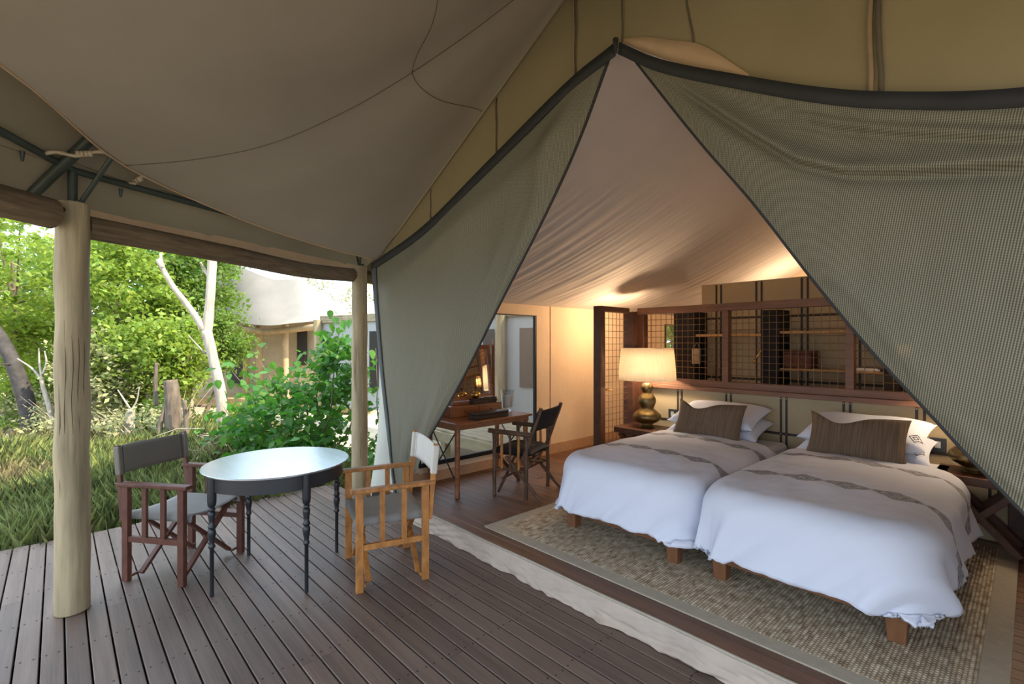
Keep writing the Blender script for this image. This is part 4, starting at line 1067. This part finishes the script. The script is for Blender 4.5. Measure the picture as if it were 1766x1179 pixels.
obj('glass', MB().lathe([(.001, .001), (.05, .001), (.052, .008), (.02, .022), (.02, .03), (.055, .045), (.066, .12), (.070, .20), (.078, .235), (.075, .235), (.067, .20), (.062, .12), (.050, .05), (.001, .045)], (cx, cy, DZ), 24, cap=False), M['glass'], cd, world=True, smooth=60)
obj('candle', MB().lathe([(.001, .052), (.046, .052), (.047, .165), (.040, .172), (.001, .168)], (cx, cy, DZ), 20, cap=False), M['wax'], cd, world=True, smooth=40)

# rustic desk chair
def branch_chair():
    face = (-.945, -.33); rz = math.atan2(face[1], face[0]) - math.pi / 2
    t = thing('branch_chair', 'rustic stick armchair with black canvas back and cushion at the desk', 'chair', (-3.46, 3.36, P), rz)
    hx, fy = .25, .17
    def st(name, a, b, r, m='branch', seed=0, par=t):
        a = Vector(a); b = Vector(b)
        pts = [a.lerp(b, i / 6) + Vector((noise.noise((i * .7, seed, 0)), noise.noise((i * .7, seed, 5)), 0)) * .006 for i in range(7)]
        return obj(name, MB().tube(pts, [r * (1 + .12 * noise.noise((i * .9, seed, 9))) for i in range(7)], 8), M[m], par, smooth=60)
    k = 0
    for s in (-1, 1):
        x = s * hx
        st('leg', (x, fy, 0), (x, fy, .60), .019, seed=1 + s); st('leg', (x, -fy, 0), (x, -fy, .58), .019, seed=4 + s)
        st('armrest', (x, fy + .06, .615), (x, -fy - .06, .605), .024, seed=7 + s)
        for j, yy in enumerate((.09, 0, -.09)): st('spindle', (x, yy, .26), (x, yy, .60), .012 if j % 2 else .014, 'honey' if j != 1 else 'branch', seed=10 + j + s)
        st('side_rail', (x, fy, .26), (x, -fy, .26), .014, seed=20 + s)
        st('back_post', (x * .98, -fy + .04, .36), (x * .98, -fy - .15, .86), .019, seed=23 + s)
        st('cross_strut', (x * .9, fy - .03, .03), (-x * .85, fy - .03, .37), .015, seed=26 + s)
        st('cross_strut', (x * .9, -fy + .05, .25), (-x * .85, -fy + .05, .36), .014, seed=28 + s)
        st('rear_strut', (x * .95, -fy - .14, .01), (x * .95, fy * .3, .38), .018, seed=30 + s)
    st('stretcher', (-hx, fy * .5, .17), (hx, fy * .5, .17), .012, seed=33); st('stretcher', (-hx, -fy * .5, .24), (hx, -fy * .5, .24), .012, seed=34)
    c = pillow_mesh(.46, .42, .11, seed=3); c.v = [(p[0], p[2], p[1] + .42) for p in c.v]
    obj('seat_cushion', c, M['black'], t, smooth=180)
    def bk_(u, v):
        a = 2 * u - 1; z = .64 + .19 * v
        return (a * (hx + .012), -fy - .055 - .075 * v - .02 * (1 - a * a), z)
    obj('backrest', MB().grid(16, 5, bk_), M['black'], t, smooth=180, solid=.022)
    return t
branch_chair()

# ------------------------------------------------------------------ outdoors
GZ = -.30
def leaf_cloud(pos, size, name, m, parent, flat=.35, seed=0, asp=.6, stuff=True, droop=0):
    r = np.random.default_rng(seed); n = len(pos)
    nrm = r.normal(size=(n, 3)); nrm[:, 2] = np.abs(nrm[:, 2]) + flat; nrm /= np.linalg.norm(nrm, axis=1)[:, None]
    tdir = r.normal(size=(n, 3)); tdir[:, 2] -= droop; tdir -= nrm * (tdir * nrm).sum(1)[:, None]; tdir /= np.linalg.norm(tdir, axis=1)[:, None]
    bd = np.cross(nrm, tdir); s = size * r.uniform(.6, 1.3, n)[:, None]
    a = pos - tdir * s * .5; c = pos + tdir * s * .5
    b = pos - tdir * s * .08 + bd * s * asp * .5 + nrm * s * .06; d = pos - tdir * s * .08 - bd * s * asp * .5 + nrm * s * .06
    v = np.stack([a, b, c, d], 1).reshape(-1, 3)
    off = np.array(world_loc(parent)) if parent is not None else np.zeros(3)
    v = v - off
    me = bpy.data.meshes.new(name); me.vertices.add(4 * n); me.vertices.foreach_set('co', v.astype(np.float32).ravel())
    me.loops.add(4 * n); me.loops.foreach_set('vertex_index', np.arange(4 * n, dtype=np.int32))
    me.polygons.add(n); me.polygons.foreach_set('loop_start', np.arange(0, 4 * n, 4, dtype=np.int32)); me.update(); me.validate()
    o = link(me, name, m, parent)
    if stuff: o['kind'] = 'stuff'
    return o
def clumps(center, rad, nc, per, cs, seed):
    r = np.random.default_rng(seed)
    d = r.normal(size=(nc, 3)); d /= np.linalg.norm(d, axis=1)[:, None]
    c = np.array(center) + d * np.array(rad) * (r.uniform(.35, 1, nc) ** .6)[:, None]
    p = np.repeat(c, per, 0) + r.normal(size=(nc * per, 3)) * cs * np.array([1, 1, .6])
    return p, c
def tree(label, px, py, d, rx, rz, nc, per, size, m, bark, trunk_px=None, tr=.1, seed=0, group='bush trees beyond the deck', cs=.16):
    c = at(px, py, d)
    base = at(trunk_px if trunk_px is not None else px, 590, d); base.z = GZ
    t = thing('tree', label, 'tree', base, group=group)
    pos, cen = clumps(c, (rx, rx, rz), nc, per, cs, seed)
    pos = pos[pos[:, 2] > GZ + .02]
    leaf_cloud(pos, size, 'foliage', m, t, seed=seed)
    r2 = random.Random(seed)
    top = Vector(c) + Vector((0, 0, rz * .3))
    mid = base.lerp(top, .5) + Vector((r2.uniform(-.2, .2), r2.uniform(-.2, .2), 0))
    obj('trunk', MB().tube(curve([base, mid, top], 14), [tr * (1 - .7 * i / 14) for i in range(15)], 9), bark, t, smooth=180, world=True)
    for k in range(7):
        q = Vector(cen[r2.randrange(len(cen))]); s0 = base.lerp(top, r2.uniform(.45, .9)) + (mid - base.lerp(top, .5)) * .6
        obj('branch', MB().tube(curve([s0, s0.lerp(q, .5) + Vector((0, 0, -.08)), q], 8), [tr * .38 * (1 - .8 * i / 8) for i in range(9)], 6), bark, t, smooth=180, world=True)
    return t
tree('bright yellow green tree left of the near post', 20, 480, 11, 1.7, 1.75, 120, 70, .135, M['leafy'], M['bark'], 10, .10, 1)
tree('leafy tree with low sunlit foliage behind the leaning dark trunk', 60, 600, 13, 1.5, 1.1, 80, 60, .13, M['leafy'], M['bark'], 100, .08, 2)
tree('dense sunlit tree just right of the near post', 205, 510, 10.5, 1.0, 1.6, 120, 70, .125, M['leafy'], M['bark'], 190, .09, 3)
tree('mid green tree behind the forked white trunk', 335, 505, 12.5, 1.0, 1.5, 110, 70, .13, M['leafm'], M['bark'], 330, .09, 4)
tree('tall green tree with crown cut by the log beam', 290, 430, 14.5, 1.6, 1.1, 100, 70, .14, M['leafd'], M['bark'], 280, .11, 5)
tree('low sunlit tree filling the gap under the larger crowns', 255, 615, 9.8, .95, .75, 80, 60, .115, M['leafy'], M['twig'], 230, .06, 6)
tree('pale dry leaved shrub tree close behind the near post', 180, 640, 9.2, .6, .75, 60, 50, .10, M['leafp'], M['twig'], 165, .05, 7)
tree('fine leaved tree leaning towards the neighbouring tent', 385, 590, 12.0, .55, .75, 60, 60, .10, M['leafm'], M['bark'], 350, .06, 8)
tree('bushy sunlit tree low behind the broken stump', 250, 665, 10.6, .9, .6, 70, 60, .11, M['leafy'], M['twig'], 262, .05, 15)
tree('bushy bright tree behind the thin white sapling', 95, 650, 11.5, 1.0, .7, 70, 60, .115, M['leafy'], M['twig'], 110, .05, 16)
tree('fine leaved tree filling the gap left of the white trunk', 320, 610, 10.4, .55, .8, 60, 60, .105, M['leafy'], M['twig'], 322, .05, 17)
tree('thin pale tree rising behind the neighbouring tent roof', 575, 520, 21, 2.2, 1.2, 70, 22, .13, M['leafp'], M['twig'], 560, .10, 9)
tree('distant tree behind the leaning dark trunk', 40, 540, 21, 3.0, 3.4, 110, 70, .20, M['leafm'], M['bark'], 30, .18, 10, cs=.3)
tree('distant tree showing between near post and white trunk', 180, 530, 20, 2.6, 3.2, 110, 70, .20, M['leafm'], M['bark'], 160, .18, 11, cs=.3)
tree('distant darker tree behind the white forked trunk', 310, 540, 19, 2.2, 3.0, 100, 70, .20, M['leafd'], M['bark'], 300, .18, 12, cs=.3)
tree('tree glimpsed through the far mesh window', 1162, 560, 14, 1.2, 1.2, 60, 60, .16, M['leafm'], M['bark'], 1165, .10, 13)
tree('far tree closing the view on the left', -120, 520, 17, 2.6, 3.2, 100, 70, .2, M['leafy'], M['bark'], -110, .16, 14, cs=.3)

def bare_tree(label, pts_list, bark, name='bare_tree', base=None):
    t = thing(name, label, 'tree', base or Vector(pts_list[0][0][0]))
    for nm, pts, rs in pts_list:
        n = 16; cs = curve(pts, n); rr = [rs[0] + (rs[1] - rs[0]) * i / n for i in range(n + 1)]
        rr = [q * (1 + .12 * noise.noise((i * .5, q * 50, 1))) for i, q in enumerate(rr)]
        obj(nm, MB().tube(cs, rr, 12), bark, t, smooth=180, world=True)
    return t
b0 = at(386, 772, 8.6)
bare_tree('pale bare forked trunk lit by the sun behind the shrub', [('trunk', [b0 + Vector((0, 0, -.15)), at(382, 690, 8.6), at(368, 620, 8.6), at(356, 570, 8.6)], (.088, .085)),
    ('limb', [at(356, 585, 8.6), at(362, 520, 8.65), at(366, 450, 8.7), at(366, 395, 8.75)], (.083, .065)),
    ('limb', [at(354, 572, 8.6), at(330, 535, 8.5), at(296, 490, 8.4), at(272, 447, 8.3)], (.062, .034)),
    ('limb', [at(281, 462, 8.33), at(278, 450, 8.33), at(277, 436, 8.33)], (.035, .02)),
    ('limb', [at(364, 480, 8.7), at(352, 465, 8.7), at(346, 452, 8.6)], (.035, .015)),
    ('limb', [at(355, 610, 8.6), at(342, 597, 8.5), at(325, 578, 8.4)], (.02, .008))], M['barkw'], base=b0)
b1 = at(55, 760, 9.4)
bare_tree('dark leaning tree trunk at the far left edge', [('trunk', [b1 + Vector((0, 0, -.1)), at(47, 700, 9.4), at(28, 640, 9.4), at(5, 590, 9.4), at(-30, 540, 9.4)], (.145, .10)), ('limb', [at(18, 628, 9.3), at(5, 628, 9.1), at(-15, 626, 9.0)], (.02, .01))], M['barkd'], base=b1)
b2 = at(300, 765, 7.8)
bare_tree('broken grey stump behind the dark red chair', [('trunk', [b2 + Vector((0, 0, -.2)), at(299, 720, 7.8), at(297, 680, 7.8), at(294, 655, 7.8)], (.135, .095)),
    ('root', [at(275, 770, 7.7), at(277, 730, 7.7), at(288, 690, 7.75)], (.05, .02)), ('root', [at(318, 790, 7.6), at(321, 740, 7.6), at(318, 690, 7.6)], (.045, .03)), ('side_stem', [at(269, 700, 7.9), at(268, 660, 7.9), at(270, 625, 7.9)], (.035, .025))], M['bark'], name='tree_stump', base=b2)
b3 = at(94, 765, 8.9)
bare_tree('thin white twiggy sapling left of the near post', [('trunk', [b3, at(87, 710, 8.9), at(74, 665, 8.9), at(72, 650, 8.9)], (.045, .03)), ('limb', [at(72, 655, 8.9), at(55, 635, 8.9), at(30, 618, 8.9)], (.022, .01)), ('limb', [at(72, 650, 8.9), at(68, 625, 8.9), at(67, 600, 8.9)], (.02, .01)), ('limb', [at(74, 645, 8.9), at(80, 625, 8.9), at(77, 605, 8.9)], (.02, .01))], M['barkw'], name='sapling', base=b3)
b4 = at(225, 750, 8.6)
bare_tree('short sunlit pale stump in the dry scrub', [('trunk', [b4 + Vector((0, 0, -.1)), at(224, 725, 8.6), at(226, 705, 8.6)], (.09, .06)), ('limb', [at(226, 708, 8.6), at(215, 690, 8.6), at(203, 672, 8.6)], (.02, .008)), ('limb', [at(226, 708, 8.6), at(236, 690, 8.6), at(240, 668, 8.6)], (.018, .008))], M['barkw'], name='tree_stump', base=b4)

# big leaved shrub by the tent corner
SB = at(505, 830, 6.9); SB.z = GZ
sh = thing('broadleaf_shrub', 'large broad leaved green shrub beside the tent corner', 'shrub', SB)
lv = [(0, 0, 0), (.30, .12, .03), (.36, .42, .05), (.18, .78, .02), (0, 1.0, -.03), (-.18, .78, .02), (-.36, .42, .05), (-.30, .12, .03), (0, .45, -.02)]
lf = [(0, 1, 2, 8), (8, 2, 3, 4), (0, 8, 6, 7), (8, 4, 5, 6)]
leaf_me = bpy.data.meshes.new('leaf'); leaf_me.from_pydata(lv, [], lf); leaf_me.materials.append(M['leafb'])
stems = [[(500, 850), (480, 760), (440, 690), (400, 640)], [(505, 850), (500, 740), (470, 660), (440, 610)], [(510, 850), (530, 740), (520, 680), (505, 625)], [(520, 850), (560, 740), (575, 650), (588, 545)], [(525, 850), (590, 760), (610, 680), (600, 600)], [(500, 850), (450, 790), (410, 740), (385, 700)], [(520, 850), (560, 770), (545, 690), (560, 620)], [(530, 850), (640, 770), (650, 690), (648, 600)]]
rs_ = random.Random(3); spots = []
for k, st_ in enumerate(stems):
    dd = 6.9 + rs_.uniform(-.45, .45)
    pts = [at(px_, py_, dd + .1 * i) for i, (px_, py_) in enumerate(st_)]
    pts[0] = SB + Vector((rs_.uniform(-.2, .2), rs_.uniform(-.2, .2), 0))
    cs = curve(pts, 14)
    obj('stem', MB().tube(cs, [.018 * (1 - .8 * i / 14) for i in range(15)], 6), M['bark'], sh, smooth=180, world=True)
    for i in range(1, 15):
        for _ in range(3 + (i > 4) * 2 + (i > 12) * 3): spots.append((cs[i] + Vector((rs_.gauss(0, .15), rs_.gauss(0, .15), rs_.gauss(0, .12))), i))
rs_.shuffle(spots)
for q, i in spots[:300]:
    o = bpy.data.objects.new('leaf', leaf_me); C.objects.link(o); o.parent = sh; o.location = q - SB
    s = rs_.uniform(.10, .175); o.scale = (s, s, s)
    o.rotation_euler = (R(rs_.gauss(-48, 24)), R(rs_.gauss(0, 18)), R(rs_.uniform(0, 360)))
rest, _c = clumps(at(500, 730, 7.0), (.95, .95, .62), 110, 16, .13, 77)
r3, _c = clumps(at(510, 800, 6.8), (.9, .9, .35), 60, 16, .12, 78)
r4, _c = clumps(at(585, 640, 7.0), (.35, .35, .55), 36, 14, .10, 79)
rest = np.concatenate([rest, r3, r4]); rest = rest[(rest[:, 2] > GZ) & (rest[:, 0] < -5.55)]
leaf_cloud(rest, .125, 'foliage', M['leafd'], sh, seed=79, asp=.72, droop=.8)
def shrub(label, px, d, r, h, n, size, m, seed, name='shrub'):
    b = at(px, 590, d); b.z = GZ
    t = thing(name, label, 'shrub', b, group='low shrubs and scrub')
    pos, c = clumps(b + Vector((0, 0, h * .5)), (r, r, h * .55), n, 40, .11, seed); pos = pos[pos[:, 2] > GZ + .01]
    leaf_cloud(pos, size, 'foliage', m, t, seed=seed)
    r2 = random.Random(seed)
    for k in range(9):
        q = b + Vector((r2.uniform(-r, r), r2.uniform(-r, r), h * r2.uniform(.6, 1.15)))
        obj('stem', MB().tube(curve([b, b.lerp(q, .5) + Vector((r2.uniform(-.08, .08), 0, .06)), q], 8), [.012 * (1 - .8 * i / 8) for i in range(9)], 5), M['twig'], t, smooth=180, world=True)
    return t
shrub('dry pale scrub in front of the boardwalk at left', 130, 9.0, .8, .8, 30, .08, M['leafp'], 21)
shrub('dry pale scrub left of the broken stump', 245, 8.4, .75, .75, 34, .08, M['leafp'], 22)
shrub('small green shrub at the foot of the leaning trunk', 10, 10.5, .7, .6, 26, .08, M['leafm'], 23)
shrub('green scrub behind the broken stump', 300, 9.4, .7, 1.0, 36, .09, M['leafm'], 24)
shrub('pale scrub between leaning trunk and near post', 75, 10.5, .8, .9, 30, .085, M['leafp'], 25)
shrub('low green creeper along the deck edge behind the table', 500, 6.35, .75, .35, 30, .085, M['leafd'], 26)
shrub('sunlit scrub under the far tent deck', 405, 11.2, .6, .5, 24, .085, M['leafy'], 27)
shrub('green weeds at the foot of the corner post', 640, 6.5, .5, .5, 20, .09, M['leafd'], 28)
# brush pile
bp_ = at(388, 770, 7.4); bp_.z = GZ
t = thing('brush_pile', 'tangled pile of dry grey sticks behind the round table', 'brush pile', bp_)
mb = MB(); r2 = random.Random(31)
for k in range(240):
    a = r2.uniform(0, 6.28); q = bp_ + Vector((r2.gauss(0, .30), r2.gauss(0, .30), abs(r2.gauss(0, .20)) + .03)); dv = Vector((math.cos(a), math.sin(a), r2.gauss(0, .35))) * r2.uniform(.12, .40)
    mb.tube([q - dv, q + Vector((0, 0, .06)), q + dv], [.008, .007, .003], 4)
s_ = obj('sticks', mb, M['twig'], t, world=True); s_['kind'] = 'stuff'
# grass
def grass(name, label, area, n, h, m, seed, dens=None):
    r = np.random.default_rng(seed); x = r.uniform(area[0], area[1], n); y_ = r.uniform(area[2], area[3], n)
    k = np.array([noise.noise((a * .9, b * .9, seed)) for a, b in zip(x, y_)]); keep = k > -.25 + r.normal(0, .15, n); x, y_ = x[keep], y_[keep]; n = len(x)
    hh = h * r.uniform(.45, 1.2, n) * (1 + .5 * k[keep]); an = r.uniform(0, 6.283, n); ln = r.uniform(.1, .6, n) * hh; w = r.uniform(.0018, .0045, n)
    cx_, sx_ = np.cos(an), np.sin(an)
    p0 = np.stack([x - sx_ * w, y_ + cx_ * w, np.full(n, GZ - .03)], 1); p1 = np.stack([x + sx_ * w, y_ - cx_ * w, np.full(n, GZ - .03)], 1)
    m0 = np.stack([x + cx_ * ln * .35 - sx_ * w * .8, y_ + sx_ * ln * .35 + cx_ * w * .8, GZ + hh * .6], 1); m1 = np.stack([x + cx_ * ln * .35 + sx_ * w * .8, y_ + sx_ * ln * .35 - cx_ * w * .8, GZ + hh * .6], 1)
    tp = np.stack([x + cx_ * ln, y_ + sx_ * ln, GZ + hh], 1)
    v = np.stack([p0, p1, m1, tp, m0], 1).reshape(-1, 3)
    me = bpy.data.meshes.new(name); me.vertices.add(5 * n); me.vertices.foreach_set('co', v.astype(np.float32).ravel())
    me.loops.add(5 * n); me.loops.foreach_set('vertex_index', np.arange(5 * n, dtype=np.int32)); me.polygons.add(n); me.polygons.foreach_set('loop_start', np.arange(0, 5 * n, 5, dtype=np.int32)); me.update(); me.validate()
    tag(link(me, name, m), label, 'grass', kind='stuff')
grass('grass', 'fresh green grass growing along the deck edge', (-10.5, -5.45, -3.2, 2.6), 70000, .40, M['grass'], 1)
grass('dry_grass', 'dry yellow grass scattered through the scrub', (-12.5, -7.5, -3.5, 3.2), 20000, .34, M['grassd'], 2)

# neighbouring tent
ft = thing('safari_tent', 'neighbouring pale canvas safari tent on a raised deck among the trees', 'tent', at(460, 690, 15.0))
ev = [at(350, 556, 16.5), at(400, 556, 15.0), at(460, 561, 13.8), at(505, 557, 13.6), at(548, 553, 13.9), at(610, 545, 14.6)]
tp_ = [at(385, 440, 17.5), at(400, 452, 16.8), at(467, 480, 16.0), at(516, 482, 15.8), at(545, 500, 15.9), at(600, 536, 16.2)]
ec = curve(ev, 40); tc_ = curve(tp_, 40)
def roofn(u, v):
    i = int(round(u * 40)); p = ec[i].lerp(tc_[i], v); p.z -= .20 * math.sin(math.pi * v) * (.6 + .4 * math.sin(u * 9) ** 2); return p
obj('roof', MB().grid(40, 14, roofn), M['rooffab'], ft, world=True, smooth=180)
def quadw(a, b, z0, z1): return MB().add([(a.x, a.y, z0), (b.x, b.y, z0), (b.x, b.y, z1), (a.x, a.y, z1)], [(0, 1, 2, 3)])
wz = -.12
a_, b_ = at(340, 600, 16.2), at(455, 600, 15.2); c_ = at(550, 600, 14.9)
obj('wall', quadw(a_, b_, wz, 2.25), M['farwall'], ft, world=True); obj('wall', quadw(b_, c_, wz, 2.25), M['farwall'], ft, world=True)
obj('dark_window', quadw(at(395, 600, 15.5), at(418, 600, 15.3), .3, 2.0), M['darkwin'], ft, world=True)
obj('dark_window', quadw(at(512, 600, 14.8), at(530, 600, 14.75), .9, 1.95), M['darkwin'], ft, world=True)
for px_, d in ((447, 14.6), (492, 14.4), (425, 15.0)):
    q = at(px_, 600, d); obj('post', MB().tube([(q.x, q.y, wz), (q.x, q.y, 2.3)], .10, 10), M['farwood'], ft, world=True, smooth=60)
q0, q1 = at(395, 566, 15.0), at(560, 562, 13.7)
obj('eave_beam', MB().tube([q0, at(460, 572, 14.2), q1], .09, 8), M['farwood'], ft, world=True, smooth=60)
d0, d1, d2 = at(300, 700, 14.6), at(470, 700, 13.6), at(640, 700, 12.6)
for i, (a2, b2_) in enumerate(((d0, d1), (d1, d2))):
    obj('deck_fascia', MB().bar((a2.x, a2.y, -.15), (b2_.x, b2_.y, -.15), .06, .20), M['farwood'], ft, world=True)
dk = MB(); dk.add([(d0.x, d0.y, -.05), (d1.x, d1.y, -.05), (d2.x, d2.y, -.05), (d2.x - 2.2, d2.y + 2.2, -.05), (d1.x - 2.2, d1.y + 2.2, -.05), (d0.x - 2.2, d0.y + 2.2, -.05)], [(0, 1, 4, 5), (1, 2, 3, 4)])
obj('deck', dk, M['farwood'], ft, world=True, solid=.05)
# boardwalk at the left
bwk = thing('boardwalk', 'raised timber boardwalk crossing behind the near post', 'boardwalk', at(60, 720, 13.0))
w0, w1 = at(-60, 690, 12.6), at(330, 690, 14.6)
for i in range(10):
    o0 = Vector((-.12 * i, .14 * i * .1, 0)); 
    obj('board', MB().bar((w0.x + o0.x, w0.y + o0.y, .02), (w1.x + o0.x, w1.y + o0.y, .02), .105, .03), M['beam'], bwk, world=True)
obj('fascia', MB().bar((w0.x + .08, w0.y, -.12), (w1.x + .08, w1.y, -.12), .04, .20), M['farwood'], bwk, world=True)
for f in (.12, .32, .55, .8):
    q = w0.lerp(w1, f); obj('leg', MB().tube([(q.x, q.y, GZ - .1), (q.x, q.y, -.0)], .08, 8), M['farwood'], bwk, world=True)
# pale canvas bathhouse seen left of the tent and through the mesh window
bh = thing('canvas_bathhouse', 'pale grey canvas bathhouse wall with log eave beyond the mesh window', 'bathhouse', at(760, 650, 9.4))
p0, p1 = at(555, 600, 12.2), at(1010, 600, 8.2)
obj('wall', quadw(p0, p1, .05, 2.12), M['greyw'], bh, world=True)
nv_ = (p1 - p0).normalized(); fr_ = Vector((nv_.y, -nv_.x, 0)) * .03
def on(f): return p0.lerp(p1, f) + fr_
def fpx(px):
    best = min(range(1001), key=lambda i: abs((lambda p: 883 + 840 * (p.x * RT[0] + p.y * RT[1]) / (p.x * FW[0] + p.y * FW[1]))(on(i / 1000)) - px)); return best / 1000
for a2, b2_, z0, z1 in ((.012, .05, .7, 1.85), (fpx(637), fpx(652), .55, 1.85), (fpx(833), fpx(852), .95, 1.85), (fpx(896), fpx(935), .78, 1.86)):
    q = quadw(on(a2), on(b2_), z0, z1); obj('vent', q, M['darkwin'] if b2_ < .8 else M['ventb'], bh, world=True)
for k in range(4): obj('eave_log', MB().tube([p0 + fr_ + Vector((0, 0, 2.10 + .045 * k)) - Vector((0, 0, p0.z)), p1 + fr_ + Vector((0, 0, 2.10 + .045 * k)) - Vector((0, 0, p1.z))], .03, 7), M['farpole'], bh, world=True, smooth=60)
for px_, r_ in ((545, .10), (868, .095)):
    q = on(fpx(px_)) + fr_ * 3; obj('post', MB().tube([(q.x, q.y, GZ), (q.x, q.y, 2.15)], r_, 12), M['post'], bh, world=True, smooth=60)
# low timber landing outside the window
tb = thing('timber_landing', 'weathered pale timber landing outside the mesh window', 'landing', (-5.8, 4.7, GZ))
for i in range(9): obj('board', MB().span((-7.4, 4.17 + i * .142, .27), (-4.55, 4.30 + i * .142, .30)), M['farpole'], tb, world=True, bevel=.004)
obj('fascia', MB().span((-7.4, 4.15, .12), (-4.55, 4.175, .268)), M['landing'], tb, world=True, bevel=.004)
for xx in (-7.3, -6.05, -4.8): obj('post', MB().span((xx, 4.18, GZ - .05), (xx + .11, 4.29, .268)), M['landing'], tb, world=True, bevel=.004)
